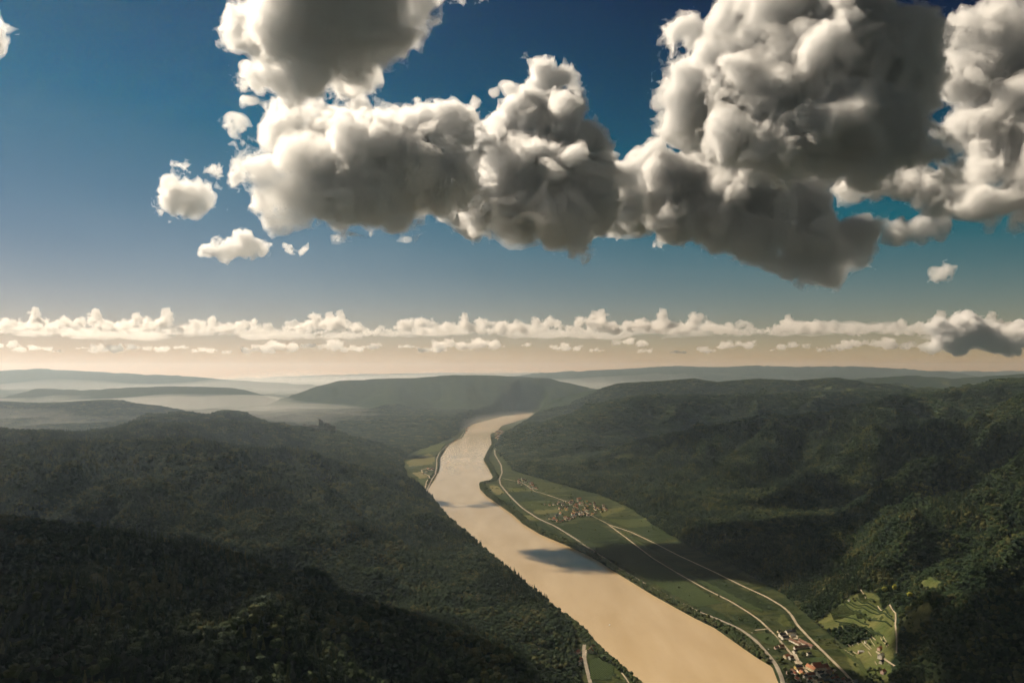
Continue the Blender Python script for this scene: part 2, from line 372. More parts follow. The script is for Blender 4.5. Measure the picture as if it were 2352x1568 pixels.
def terrain_material():
    m = bpy.data.materials.new('ground_cover'); m.use_nodes = True
    t = m.node_tree; b = t.nodes['Principled BSDF']; b.inputs['Roughness'].default_value = 1; b.inputs['Specular IOR Level'].default_value = 0.05
    at = t.nodes.new('ShaderNodeAttribute'); at.attribute_name = 'cover'
    sp = t.nodes.new('ShaderNodeSeparateColor'); t.links.new(at.outputs['Color'], sp.inputs[0])
    tc = t.nodes.new('ShaderNodeTexCoord')
    def noise(scale, det=5):
        n = t.nodes.new('ShaderNodeTexNoise'); n.inputs['Scale'].default_value = scale; n.inputs['Detail'].default_value = det
        t.links.new(tc.outputs['Object'], n.inputs['Vector']); return n
    def ramp(src, c0, c1, p0=.35, p1=.65):
        r = t.nodes.new('ShaderNodeValToRGB'); e = r.color_ramp.elements
        e[0].position, e[1].position = p0, p1; e[0].color = (*c0, 1); e[1].color = (*c1, 1)
        t.links.new(src, r.inputs['Fac']); return r.outputs['Color']
    def mix(f, a, c):
        x = t.nodes.new('ShaderNodeMix'); x.data_type = 'RGBA'
        t.links.new(f, x.inputs[0]); t.links.new(a, x.inputs[6]); t.links.new(c, x.inputs[7]); return x.outputs[2]
    forest = ramp(noise(.006).outputs['Fac'], (.011, .021, .011), (.024, .033, .014))
    grass = ramp(noise(.01).outputs['Fac'], (.055, .072, .022), (.10, .10, .036))
    # patchwork of plots on the flood plain
    mp = t.nodes.new('ShaderNodeMapping'); mp.inputs['Rotation'].default_value = (0, 0, math.radians(-20)); mp.inputs['Scale'].default_value = (1 / 90, 1 / 34, 0)
    t.links.new(tc.outputs['Object'], mp.inputs['Vector'])
    vo = t.nodes.new('ShaderNodeTexVoronoi'); vo.voronoi_dimensions = '2D'; vo.inputs['Scale'].default_value = 1; vo.distance = 'CHEBYCHEV'
    t.links.new(mp.outputs[0], vo.inputs['Vector'])
    s2 = t.nodes.new('ShaderNodeSeparateColor'); t.links.new(vo.outputs['Color'], s2.inputs[0])
    plots = ramp(s2.outputs[0], (.018, .027, .010), (.046, .052, .018), .1, .95)
    c = mix(sp.outputs[1], forest, plots); c = mix(sp.outputs[0], c, grass)
    tone = t.nodes.new('ShaderNodeValToRGB'); el = tone.color_ramp.elements
    el[0].position, el[1].position = 0.0, 1.0; el[0].color = (.012, .020, .008, 1); el[1].color = (.13, .115, .052, 1)
    for ps, cl in ((.3, (.024, .036, .012, 1)), (.6, (.052, .062, .020, 1)), (.85, (.085, .084, .032, 1))):
        q = el.new(ps); q.color = cl
    t.links.new(at.outputs['Alpha'], tone.inputs['Fac'])
    c = mix(sp.outputs[2], c, tone.outputs['Color'])
    t.links.new(c, b.inputs['Base Color'])
    bp = t.nodes.new('ShaderNodeBump'); bp.inputs['Strength'].default_value = .9; bp.inputs['Distance'].default_value = 14
    t.links.new(noise(.035, 6).outputs['Fac'], bp.inputs['Height']); t.links.new(bp.outputs['Normal'], b.inputs['Normal'])
    return m
terrain_me.materials.append(terrain_material())

# ------------------------------------------------------------------ river
ys = np.unique(np.concatenate([np.linspace(600, 6000, 220), np.linspace(6000, 14700, 140)]))
lx, rx = bank_l(ys) - 10, bank_r(ys) + 10
nw = 9
wx = lx[:, None] + (rx - lx)[:, None] * np.linspace(0, 1, nw)[None]
wv = np.stack([wx, np.repeat(ys[:, None], nw, 1), np.zeros_like(wx)], -1).reshape(-1, 3)
wi = np.arange(len(ys) * nw).reshape(len(ys), nw)
wq = np.stack([wi[:-1, :-1], wi[:-1, 1:], wi[1:, 1:], wi[1:, :-1]], -1).reshape(-1, 4)
def water_material():
    m = bpy.data.materials.new('muddy_water'); m.use_nodes = True
    t = m.node_tree; b = t.nodes['Principled BSDF']
    tc = t.nodes.new('ShaderNodeTexCoord')
    nz = t.nodes.new('ShaderNodeTexNoise'); nz.inputs['Scale'].default_value = .004; nz.inputs['Detail'].default_value = 5
    mp = t.nodes.new('ShaderNodeMapping'); mp.inputs['Rotation'].default_value = (0, 0, math.radians(17)); mp.inputs['Scale'].default_value = (2.6, .6, 1)
    t.links.new(tc.outputs['Object'], mp.inputs['Vector']); t.links.new(mp.outputs[0], nz.inputs['Vector'])
    r = t.nodes.new('ShaderNodeValToRGB'); e = r.color_ramp.elements
    e[0].position, e[1].position = .3, .75; e[0].color = (.37, .275, .155, 1); e[1].color = (.45, .35, .22, 1)
    t.links.new(nz.outputs['Fac'], r.inputs['Fac']); t.links.new(r.outputs['Color'], b.inputs['Base Color'])
    b.inputs['Roughness'].default_value = .12; b.inputs['IOR'].default_value = 1.33
    n2 = t.nodes.new('ShaderNodeTexNoise'); n2.inputs['Scale'].default_value = .12; n2.inputs['Detail'].default_value = 6; n2.inputs['Roughness'].default_value = .65
    t.links.new(tc.outputs['Object'], n2.inputs['Vector'])
    bp = t.nodes.new('ShaderNodeBump'); bp.inputs['Strength'].default_value = .35; bp.inputs['Distance'].default_value = .5
    t.links.new(n2.outputs['Fac'], bp.inputs['Height']); t.links.new(bp.outputs['Normal'], b.inputs['Normal'])
    return m
river = tag(link('river', mesh_np('river', wv, wq), mat=water_material()), kind='structure')

# ------------------------------------------------------------------ haze: the air over the whole valley
def box_mesh(name, lo, hi):
    v = [(x, y, z) for x in (lo[0], hi[0]) for y in (lo[1], hi[1]) for z in (lo[2], hi[2])]
    return mesh_py(name, v, [(0, 1, 3, 2), (4, 6, 7, 5), (0, 4, 5, 1), (2, 3, 7, 6), (0, 2, 6, 4), (1, 5, 7, 3)])
HAZE_TOP = 1290.0
def volume_material(name, col, dens, g, principled=False):
    m = bpy.data.materials.new(name); m.use_nodes = True; t = m.node_tree
    t.nodes.remove(t.nodes['Principled BSDF'])
    v = t.nodes.new('ShaderNodeVolumePrincipled' if principled else 'ShaderNodeVolumeScatter')
    v.inputs['Color'].default_value = (*col, 1); v.inputs['Density'].default_value = dens; v.inputs['Anisotropy'].default_value = g
    t.links.new(v.outputs[0], t.nodes['Material Output'].inputs['Volume'])
    return m
haze = link('haze', box_mesh('haze', (-54000, -53000, -10.5), (54000, 54000, HAZE_TOP)), mat=volume_material('haze', (.68, .85, 1.0), 2.1e-5, .6, True))
haze.data.materials[0].node_tree.nodes['Principled Volume'].inputs['Absorption Color'].default_value = (1, 1, 1, 1)
tag(haze, 'pale warm haze filling the river valley out to the horizon', None, kind='stuff')
# mist pooled in the far side valleys, thickest behind the castle ridge
def mist(name, cx, cy, rx, ry, z0, top, dens, label, seed):
    n = 72; ax_ = np.linspace(-1, 1, n); U, Vv = np.meshgrid(ax_, ax_, indexing='ij')
    rr = np.hypot(U, Vv); ang = np.arctan2(Vv, U); k = np.maximum(np.abs(U), np.abs(Vv)); s = k / np.maximum(rr, 1e-6)
    x, y = cx + U * s * rx, cy + Vv * s * ry
    t = np.clip(1 - k ** 2, 0, 1)
    zt = z0 + t * top * (1 + .35 * N.fbm2(x / 2600 + seed, y / 2600, 4)) + .5
    V = np.concatenate([np.stack([x, y, zt], -1).reshape(-1, 3), np.stack([x, y, np.full_like(x, z0)], -1).reshape(-1, 3)])
    i = np.arange(n * n).reshape(n, n); q = np.stack([i[:-1, :-1], i[1:, :-1], i[1:, 1:], i[:-1, 1:]], -1).reshape(-1, 4)
    rim = np.concatenate([i[0, :], i[1:, -1], i[-1, -2::-1], i[-2:0:-1, 0]]); r2 = np.roll(rim, -1)
    Q = np.concatenate([q, q[:, ::-1] + n * n, np.stack([rim, r2, r2 + n * n, rim + n * n], 1)])
    o = link(name, mesh_np(name, V, Q), mat=volume_material(name, (1.0, .97, .92), dens, .6, True))
    o.data.materials[0].node_tree.nodes['Principled Volume'].inputs['Absorption Color'].default_value = (1, 1, 1, 1)
    tag(o, label, None, kind='stuff')
mist('mist', -6500, 12900, 7600, 5600, -8, 320, 2.0e-4, 'pale mist lying in the side valleys behind the castle ridge', 3)
mist('far_mist', 0, 33000, 33000, 20000, -8, 640, 8e-5, 'pale mist dissolving the far hills at the horizon', 8)
print('base', time.time() - T0)

# ------------------------------------------------------------------ clouds: real bodies of scattering air, each its own thing
def surface_nets(d, org, h):
    s = d > 0
    nx, ny, nz = d.shape
    c = np.zeros((nx - 1, ny - 1, nz - 1), np.int8)
    for a in (0, 1):
        for b in (0, 1):
            for e in (0, 1): c += s[a:nx - 1 + a, b:ny - 1 + b, e:nz - 1 + e]
    act = (c > 0) & (c < 8)
    ids = np.full(act.shape, -1, np.int32); ix = np.argwhere(act); ids[act] = np.arange(len(ix))
    acc = np.zeros((len(ix), 3), np.float32); cnt = np.zeros(len(ix), np.float32)
    for o in [(a, b, e) for a in (0, 1) for b in (0, 1) for e in (0, 1)]:
        for ax in range(3):
            if o[ax] == 0:
                q = list(o); q[ax] = 1
                v0 = d[ix[:, 0] + o[0], ix[:, 1] + o[1], ix[:, 2] + o[2]]; v1 = d[ix[:, 0] + q[0], ix[:, 1] + q[1], ix[:, 2] + q[2]]
                m = (v0 > 0) != (v1 > 0); t = np.where(m, v0 / np.where(m, v0 - v1, 1), 0)
                pp = np.repeat(np.array([o], np.float32), len(ix), 0); pp[:, ax] = t
                acc[m] += pp[m]; cnt[m] += 1
    V = org + (ix + acc / cnt[:, None]) * h
    Q = []
    for ax in range(3):
        u, v = [(1, 2), (2, 0), (0, 1)][ax]
        s0 = [slice(1, -1)] * 3; s0[ax] = slice(0, -1); s1 = list(s0); s1[ax] = slice(1, None)
        A, B = s[tuple(s0)], s[tuple(s1)]
        for inv, m in ((False, A & ~B), (True, ~A & B)):
            off = np.ones(3, int); off[ax] = 0
            e = np.argwhere(m) + off
            def g(du, dv):
                k = e.copy(); k[:, u] -= du; k[:, v] -= dv; return ids[k[:, 0], k[:, 1], k[:, 2]]
            q = np.stack([g(0, 0), g(1, 0), g(1, 1), g(0, 1)], 1)
            Q.append(q[:, ::-1] if inv else q)
    return V, np.concatenate(Q)

def grow(blobs, rng, n, k=.45):
    """billows budding from billows"""
    out = list(blobs)
    for c, r in blobs:
        for i in range(n):
            v = rng.normal(size=3); v /= np.linalg.norm(v)
            if v[2] < -.3: v[2] *= .4
            out.append((c + v * r * rng.uniform(.7, 1.0), r * k * rng.uniform(.5, 1.25)))
    return out

def cloud_mesh(name, blobs, h, seed, rough=1.0, n=9, scale=None, torn=0.0, fringe=0.0):
    rng = np.random.default_rng(seed)
    sp = grow(blobs, rng, n)
    C = np.array([c for c, r in sp]); R = np.array([r for c, r in sp])
    rm = scale or np.median([r for c, r in blobs])
    ext = rm * .75 * rough
    lo = (C - R[:, None]).min(0) - ext; hi = (C + R[:, None]).max(0) + ext
    g = np.ceil((hi - lo) / h).astype(int) + 1
    d = np.full(g, -1e3, np.float32)
    ax = [lo[i] + h * np.arange(g[i]) for i in range(3)]
    for c, r in sp:
        s = [slice(max(0, int((c[i] - r - ext - lo[i]) / h)), min(g[i], int((c[i] + r + ext - lo[i]) / h) + 2)) for i in range(3)]
        dd = r - np.sqrt((ax[0][s[0]][:, None, None] - c[0]) ** 2 + (ax[1][s[1]][None, :, None] - c[1]) ** 2 + (ax[2][s[2]][None, None, :] - c[2]) ** 2)
        sub = d[tuple(s)]; np.maximum(sub, dd.astype(np.float32), out=sub)
    band = np.abs(d) < ext
    p = (lo + np.argwhere(band) * h).astype(np.float32)
    # eddies: warped noise, cauliflower billows in some places and torn filaments in others
    w = np.stack([N.n3(p / (rm * .8) + 5.1), N.n3(p / (rm * .8) + 9.4), N.n3(p / (rm * .8) + 14.2)], 1) - .5
    rag = np.clip((N.n3(p / (rm * 1.6) + 31.7 + seed) - .5) * 4 + .1 + torn, 0, 1)
    q = p / (rm * 1.1) + seed * 7.13 + w * .8
    nz = (N.n3(q) * 2 - 1) * .55
    lam = 1.1
    for k in range(6):
        q = q * 2.03 + 3.31; lam /= 2.03
        b = np.abs(N.n3(q) * 2 - 1)
        nz = nz + lam * (1 + .55 * k) * (1.05 * (1 - rag) * (b - .30) + rag * 1.5 * (.22 - b))
    d[band] += (nz * rm * rough).astype(np.float32)
    for k in range(3):
        sl = [slice(None)] * 3; sl[k] = 0; d[tuple(sl)] = -1; sl[k] = -1; d[tuple(sl)] = -1
    V, Q = surface_nets(d, lo, h)
    if not fringe: return V, Q
    d2 = d[::2, ::2, ::2] + np.float32(rm * fringe)          # the thin veil round the dense body
    for k in range(3):
        sl = [slice(None)] * 3; sl[k] = 0; d2[tuple(sl)] = -1; sl[k] = -1; d2[tuple(sl)] = -1
    V2, Q2 = surface_nets(d2, lo, h * 2)
    return np.concatenate([V, V2]), np.concatenate([Q, Q2 + len(V)]), len(Q)

NTRI = 0
CLOUD_DENSE = volume_material('dense_cloud', (.974, .982, .993), .028, .5, True)
CLOUD_MID = volume_material('cloud', (.986, .990, .995), .019, .5, True)
CLOUD_THIN = volume_material('thin_cloud', (.975, .98, .99), .008, .5, True)
CLOUD_LIGHT = volume_material('light_cloud', (.988, .992, .996), .012, .5, True)
CLOUD_VEIL = volume_material('cloud_veil', (.985, .99, .995), .008, .5, True)
CLOUD_BANK = volume_material('far_bank', (.94, .93, .92), .0007, .5, True)
CLOUD_FAR = volume_material('far_cloud', (.94, .93, .92), .0045, .5, True)
def cloud(blobs, seed, label, mat, rough=1.0, px=2.0, n=14, group=None, scale=None, torn=0.0, fringe=.2):
    """blobs: (pixel x, pixel y, pixel radius, distance)"""
    global NTRI
    bl = [(P(x, y, Y), r / F * Y) for x, y, r, Y in blobs]
    Ym = np.mean([b[3] for b in blobs])
    h = px * Ym / (F * .4354)
    V, Q, nd = cloud_mesh('cloud', bl, h, seed, rough, n, scale and scale / F * Ym, torn, fringe)
    org = V.mean(0); org[2] = V[:, 2].min()
    o = link('cloud', mesh_np('cloud', V - org, Q), mat=mat)
    o.data.materials.append(CLOUD_VEIL)
    mi = np.zeros(len(Q), np.int32); mi[nd:] = 1
    o.data.polygons.foreach_set('material_index', mi)
    o.location = org
    tag(o, label, 'cloud', group)
    NTRI += 2 * len(Q)
    return o
D, M, S = CLOUD_DENSE, CLOUD_MID, CLOUD_THIN
cloud([(560, 40, 52, 3091), (600, -20, 60, 3091), (640, 90, 70, 3013), (720, 30, 110, 2859), (820, 20, 105, 2859), (720, 120, 85, 2898), (800, 130, 80, 2936), (880, 60, 62, 3013),
       (930, 80, 40, 3091), (940, 10, 40, 3129), (720, 190, 50, 3168), (800, 195, 52, 3245), (680, -90, 100, 2936), (850, -110, 90, 2936), (590, 200, 30, 3245), (640, 185, 40, 3245)], 2,
      'dark-centred cumulus with bright rims cut by the top edge, upper left of the sky', D, 1.05, 1.9, torn=.35)
cloud([(585, 235, 26, 4902), (640, 260, 34, 4902), (560, 275, 20, 4902), (700, 255, 28, 4902), (620, 310, 34, 4902), (760, 280, 24, 4902), (690, 310, 30, 4902), (840, 250, 26, 4902)], 5,
      'torn wispy cloud shreds joining the upper left cumulus to the long cloud bank', CLOUD_LIGHT, 1.25, 1.3, scale=42)
cloud([(830, 390, 92, 4432), (900, 420, 88, 4361), (880, 345, 76, 4494),
       (960, 320, 58, 4628), (1010, 300, 42, 4806), (1055, 285, 38, 4895), (970, 405, 78, 4539), (1040, 360, 62, 4806), (1020, 450, 56, 4539), (930, 495, 42, 4450), (800, 465, 56, 4405), (1050, 430, 62, 4628)], 3,
      'cumulus with a dark slate core in the left half of the long cloud bank', D, 1.1, 1.85, torn=.4)
cloud([(605, 385, 42, 4429), (640, 440, 48, 4429), (660, 490, 34, 4429), (690, 370, 58, 4429), (715, 450, 58, 4386), (760, 320, 44, 4730), (830, 300, 44, 4902), (650, 320, 40, 4644), (700, 500, 28, 4429)], 23,
      'bright ragged left tip of the long cloud bank', CLOUD_LIGHT, 1.1, 1.8, torn=.35)
cloud([(1240, 170, 34, 5888), (1270, 215, 38, 5888), (1225, 250, 44, 5888), (1190, 300, 70, 5796), (1160, 290, 46, 5888), (1260, 310, 78, 5704), (1330, 350, 62, 5704), (1370, 400, 50, 5704), (1120, 360, 60, 5612),
       (1180, 410, 86, 5428), (1280, 420, 86, 5428), (1370, 470, 62, 5428), (1200, 490, 56, 5244), (1300, 510, 60, 5152), (1330, 545, 34, 5152), (1100, 460, 56, 5244), (1170, 520, 30, 5244), (1410, 440, 40, 5612), (1440, 470, 44, 5704), (1430, 400, 34, 5796)], 4,
      'cumulus tower with a narrow leaning turret in the middle of the long cloud bank', D, 1.05, 1.9, torn=.35)
cloud([(960, 430, 56, 7600), (1050, 420, 66, 8000), (1150, 425, 76, 8300), (1250, 440, 76, 8500), (1350, 450, 66, 8600), (1450, 470, 56, 8800), (1060, 480, 40, 7900), (1260, 500, 40, 8400)], 24,
      'greyer rear cloud partly seen behind the long cloud bank, added to shade the right hills', M, 1.0, 3.2)  # added depth behind the front cumuli so its shadow darkens the right hills
cloud([(1480, 400, 46, 7000), (1510, 370, 34, 7100), (1460, 450, 46, 6900), (1530, 450, 62, 6900), (1600, 410, 60, 7000), (1560, 510, 46, 6700), (1680, 440, 84, 6800), (1640, 510, 56, 6700), (1780, 470, 84, 6700),
       (1740, 540, 56, 6600), (1830, 560, 60, 6600), (1880, 480, 40, 6800), (1890, 610, 40, 6600), (1950, 560, 46, 6700), (1985, 530, 26, 6800), (1800, 590, 36, 6600), (1860, 400, 60, 6900)], 6,
      'pale lower end of the long cloud bank reaching down toward the horizon on the right', M, 1.05, 1.9, torn=.3)
cloud([(1590, 190, 56, 4700), (1640, 130, 70, 4700), (1600, 280, 58, 4600), (1680, 230, 100, 4500), (1740, 120, 100, 4500), (1780, 30, 90, 4600), (1880, 60, 110, 4400), (1800, 200, 120, 4300), (1700, 320, 70, 4300),
       (1920, 180, 120, 4200), (1900, 300, 100, 4100), (1990, 60, 76, 4400), (2050, 160, 92, 4200), (2030, 280, 92, 4100), (2120, 200, 56, 4300), (2100, 110, 50, 4400), (1830, 340, 66, 4100), (2000, 370, 62, 4000), (2110, 340, 56, 4000), (2170, 400, 30, 4000), (1800, -90, 90, 4600), (1950, -80, 90, 4500)], 7,
      'huge towering cumulus with dark grey folds filling the upper right sky', D, 1.05, 1.9, torn=.35)
cloud([(2200, 90, 46, 5300), (2270, 80, 62, 5300), (2350, 90, 70, 5300), (2230, 180, 58, 5200), (2310, 200, 86, 5200), (2240, 290, 56, 5200), (2330, 320, 84, 5100), (2260, 390, 60, 5100), (2380, 420, 80, 5000), (2440, 200, 110, 5200), (2450, 380, 100, 5100),
       (2180, 430, 46, 5300), (2080, 420, 42, 5500), (2000, 410, 40, 5600), (2250, 465, 42, 5100), (1960, 425, 30, 5700)], 8,
      'cumulus leaving the right edge with a long trailing wing below it', M, 1.05, 2.0, torn=.3)
cloud([(390, 460, 24, 6000), (420, 440, 36, 6000), (455, 460, 30, 6000), (500, 405, 20, 6100), (535, 405, 14, 6100)], 9, 'small bright puff left of the long cloud bank', CLOUD_LIGHT, 1.3, 1.2, scale=34)
cloud([(480, 580, 16, 8500), (520, 572, 24, 8500), (560, 562, 26, 8500), (600, 572, 20, 8500), (660, 575, 12, 8500), (700, 572, 10, 8500)], 10, 'thin flat cream cloud floating low below the bank on the left', S, 1.2, 1.4, scale=20)
cloud([(2060, 540, 24, 6200), (2110, 525, 26, 6200), (2160, 515, 24, 6200)], 11, 'faint grey smear of cloud under the trailing wing on the right', S, 1.2, 2.0, scale=30)
cloud([(2155, 632, 16, 7500), (2180, 625, 14, 7500)], 12, 'tiny grey scud alone in the clear sky low on the right', S, 1.1, 1.6, scale=20)
cloud([(1000, -5, 16, 4500), (1050, 0, 12, 4500), (1105, 8, 10, 4500)], 13, 'thin shred trailing from the upper left cumulus at the top edge', S, 1.4, 1.4, scale=22)
cloud([(1522, 268, 12, 5200)], 14, 'little wisp hanging off the left side of the huge right cumulus', S, 1.0, 1.2, scale=14)
cloud([(1530, 195, 10, 5200)], 19, 'smaller wisp above it off the upper left side of the huge right cumulus', S, 1.0, 1.2, scale=14)
cloud([(1135, 210, 10, 6500)], 15, 'speck of cloud left of the leaning turret, the upper of two', S, 1.0, 1.2, scale=14)
cloud([(1090, 238, 9, 6500)], 20, 'speck of cloud left of the leaning turret, the lower of two', S, 1.0, 1.2, scale=14)
cloud([(-330, 0, 90, 3700), (-180, 60, 80, 3700), (-420, 60, 80, 3600), (-60, 70, 46, 3800), (-20, 62, 24, 3800)], 16, 'white tip of a cloud poking in at the left edge near the top', M, 1.1, 4.0)
cloud([(-900, -250, 210, 2500), (-700, -220, 190, 2600), (-500, -200, 180, 2650), (-320, -170, 150, 2700), (-1100, -200, 190, 2500), (-200, -230, 120, 2750), (-620, -330, 150, 2400)], 26, 'unseen thin cloud added above the left of the view to shade the nearest slope', CLOUD_THIN, 1.1, 6.0)  # added out of frame, only to cast shade on the nearest left slope
# the bank along the horizon
rg = np.random.default_rng(21)
def far_row(n, y0, y1, Y, rmin, rmax, seed, label, grp, mat, tall, zsc=1.0):
    protos = []
    for k in range(6):
        r = np.random.default_rng(seed + k)
        bl = []
        for j in range(7):
            x = r.uniform(-1, 1); hgt = (1 - abs(x)) * r.uniform(.2, 1) * tall
            bl.append((np.array([x * 1000, r.uniform(-300, 300), hgt * 800 + 250]), r.uniform(220, 420)))
        V, Q = cloud_mesh('cloud', bl, 46, seed + k, 1.0, 7)
        V[:, 2] -= V[:, 2].min()
        protos.append(mesh_np('cloud', V, Q)); protos[-1].materials.append(mat)
    for i in range(n):
        px = -60 + (i + rg.uniform(.2, .8)) * 2480 / n
        rad = rg.uniform(rmin, rmax); py = rg.uniform(y0, y1)
        Yd = Y * rg.uniform(.93, 1.07)
        o = bpy.data.objects.new('cloud', protos[rg.integers(6)]); COL.objects.link(o)
        o.location = P(px, py, Yd); s = rad / F * Yd / 1000
        o.scale = (s * (1 if rg.random() < .5 else -1), s, s * zsc * rg.uniform(.75, 1.1)); o.rotation_euler = (0, 0, rg.uniform(-.5, .5))
        tag(o, label, 'cloud', grp)
far_row(190, 760, 774, 34000, 9, 36, 40, 'small cumulus in the tall cauliflower row along the horizon', 'far row of cumulus tops along the horizon', CLOUD_FAR, 1.0)
far_row(44, 798, 815, 32000, 9, 44, 60, 'flat low cloud in the lower row just above the horizon', 'lower row of flat clouds above the horizon', CLOUD_FAR, .35, .7)
far_row(20, 770, 784, 38000, 60, 130, 80, 'long thin grey streak of cloud under the cauliflower row', 'thin cloud streaks above the horizon', CLOUD_BANK, .1, .3)
cloud([(2150, 785, 22, 14000), (2190, 770, 36, 14000), (2230, 755, 36, 14000), (2270, 775, 34, 14000), (2310, 790, 18, 14000)], 17, 'cream humped cloud low at the right above the horizon', M, .9, 1.6)
cloud([(2350, 770, 26, 13500), (2400, 775, 40, 13500)], 18, 'cloud edge just entering low at the right edge above the horizon', M, .9, 1.8)
print('clouds', NTRI, time.time() - T0)

# ------------------------------------------------------------------ roads and paths
ROADM = material('pale_asphalt', (.23, .20, .16), .95, .1, .2, .05)
TRACKM = material('gravel_track', (.30, .255, .19), 1, .05, .25, .05)
YARDM = material('yard_gravel', (.36, .31, .24), 1, .05, .25, .08)
def resample(pts, step):
    pts = np.array(pts, float); seg = np.hypot(*np.diff(pts[:, :2], axis=0).T); s = np.concatenate([[0], np.cumsum(seg)])
    n = max(2, int(s[-1] / step) + 1); t = np.linspace(0, s[-1], n)
    out = np.stack([np.interp(t, s, pts[:, k]) for k in range(2)], 1)
    for _ in range(3):
        if n > 4: out[1:-1] = (out[:-2] + 2 * out[1:-1] + out[2:]) / 4
    return out
ROAD_PTS = []
def road(name, pix, width, mat, lift=.5):
    g = ground_at([p[0] for p in pix], [p[1] for p in pix])
    c = resample(g, 14); ROAD_PTS.append((c, width))
    t = np.gradient(c, axis=0); t /= np.linalg.norm(t, axis=1)[:, None]; nrm = np.stack([-t[:, 1], t[:, 0]], 1)
    k = np.array([-.5, -.17, .17, .5]) * width
    xy = c[:, None] + nrm[:, None] * k[None, :, None]
    z = hm(xy[..., 0], xy[..., 1]); z = z.max(1, keepdims=True) * .5 + z * .5 + lift
    V = np.concatenate([xy, z[..., None]], 2).reshape(-1, 3)
    i = np.arange(len(c) * 4).reshape(-1, 4)
    Q = np.stack([i[:-1, :-1], i[:-1, 1:], i[1:, 1:], i[1:, :-1]], -1).reshape(-1, 4)
    return tag(link(name, mesh_np(name, V, Q), mat=mat), kind='structure')
road('road', [(1136, 1033), (1137, 1044), (1151, 1068), (1153, 1085), (1147, 1100), (1149, 1112), (1160, 1126), (1175, 1143), (1200, 1167), (1235, 1190), (1275, 1208), (1320, 1236), (1370, 1270), (1420, 1303), (1480, 1340), (1540, 1372), (1600, 1402), (1655, 1424), (1700, 1444), (1735, 1470), (1760, 1498), (1782, 1525), (1796, 1556), (1800, 1580)], 10, ROADM)
road('road', [(1350, 1180), (1390, 1199), (1408, 1212), (1445, 1240), (1500, 1282), (1560, 1318), (1620, 1352), (1680, 1382), (1722, 1408), (1745, 1424), (1768, 1446), (1790, 1470), (1812, 1495), (1834, 1520), (1860, 1550), (1880, 1578)], 7, TRACKM)
road('railway_path', [(1340, 1172), (1365, 1187), (1400, 1205), (1450, 1222), (1505, 1248), (1560, 1276), (1640, 1313), (1700, 1343), (1760, 1370), (1800, 1394), (1818, 1412), (1830, 1434), (1860, 1466), (1895, 1500), (1935, 1540), (1965, 1572)], 8, TRACKM)
road('road', [(1734, 1447), (1769, 1443)], 6, TRACKM)
road('road', [(1155, 1098), (1180, 1104), (1195, 1106), (1212, 1116), (1228, 1128), (1250, 1134), (1275, 1142), (1310, 1155), (1340, 1160)], 7, TRACKM)
road('road', [(978, 1131), (984, 1118), (992, 1100), (1000, 1090), (1003, 1070), (1003, 1055), (1009, 1040), (1025, 1024), (1045, 1012), (1058, 1004), (1066, 992)], 9, ROADM)
road('road', [(976, 1122), (980, 1105), (987, 1098), (985, 1092), (970, 1085), (968, 1079), (985, 1074)], 8, TRACKM)
road('road', [(1342, 1480), (1340, 1497), (1344, 1520), (1350, 1545), (1356, 1568)], 9, ROADM)
road('path', [(1428, 1545), (1440, 1560), (1446, 1572)], 4, TRACKM)
road('path', [(2059, 1500), (2060, 1475), (2058, 1450), (2056, 1440), (2057, 1424), (2058, 1413), (2055, 1403), (2047, 1398), (2016, 1391)], 3.6, TRACKM)
road('path', [(1990, 1376), (1984, 1366), (1977, 1354)], 4, TRACKM)
road('path', [(1238, 1487), (1236, 1498)], 4, TRACKM)
road('path', [(2012, 1497), (2020, 1505), (2040, 1520), (2055, 1530)], 4, TRACKM)

# ------------------------------------------------------------------ vineyards: rows of vines as real strips
VINEM = material('vine_leaves', (.030, .046, .014), .9, .1, .3, .3)
VINEM2 = material('yellowing_vine_leaves', (.045, .060, .018), .9, .1, .3, .3)
def vineyard(pix, ang, label, mat, gap=5.6, w=2.1, hgt=2.0):
    poly = wpoly(pix); pa = np.array(poly); c = pa.mean(0)
    ca, sa = math.cos(ang), math.sin(ang)
    loc = (pa - c) @ np.array([[ca, -sa], [sa, ca]])
    V, Q = [], []
    for v in np.arange(loc[:, 1].min(), loc[:, 1].max(), gap):
        us = np.arange(loc[:, 0].min(), loc[:, 0].max(), 7.0)
        x = c[0] + us * ca - v * sa; y = c[1] + us * sa + v * ca
        ins = in_poly(x, y, poly); z = hm(x, y)
        k = 0
        while k < len(us):
            if ins[k]:
                e = k
                while e + 1 < len(us) and ins[e + 1]: e += 1
                if e > k:
                    b0 = len(V)
                    for m in range(k, e + 1):
                        ww = w * random.uniform(.75, 1.2) / 2; hh = hgt * random.uniform(.8, 1.15)
                        for o, q in ((-ww, 0), (-ww * .7, hh), (ww * .7, hh), (ww, 0)):
                            V.append((x[m] - o * sa, y[m] + o * ca, z[m] + q - .1 * (q == 0)))
                    for m in range(e - k):
                        a = b0 + m * 4
                        for s in range(3): Q.append((a + s, a + s + 1, a + s + 5, a + s + 4))
                k = e
            k += 1
    if Q:
        o = link('vineyard', mesh_np('vineyard', np.array(V), np.array(Q)), mat=mat)
        tag(o, label, None, kind='stuff')
ZA = lambda L: [((3000 + .2126 * u) / 1.7415, (2400 + .2126 * v) / 1.7415) for u, v in L]      # close-up of the near village
ZB = lambda L: [((3300 + .3384 * u) / 1.7415, (2250 + .3384 * v) / 1.7415) for u, v in L]      # close-up of the slope above it
ST = math.atan2(-.95, .32)                                                                      # direction of the village street
vineyard(ZA([(70, 640), (390, 585), (560, 750), (540, 860), (330, 830), (240, 790)]), ST, 'dark vine rows between the river road and the track above the near village', VINEM)
vineyard(ZA([(690, 1380), (840, 1330), (930, 1560), (750, 1600)]), ST, 'vine rows beside the river road at the bottom edge', VINEM)
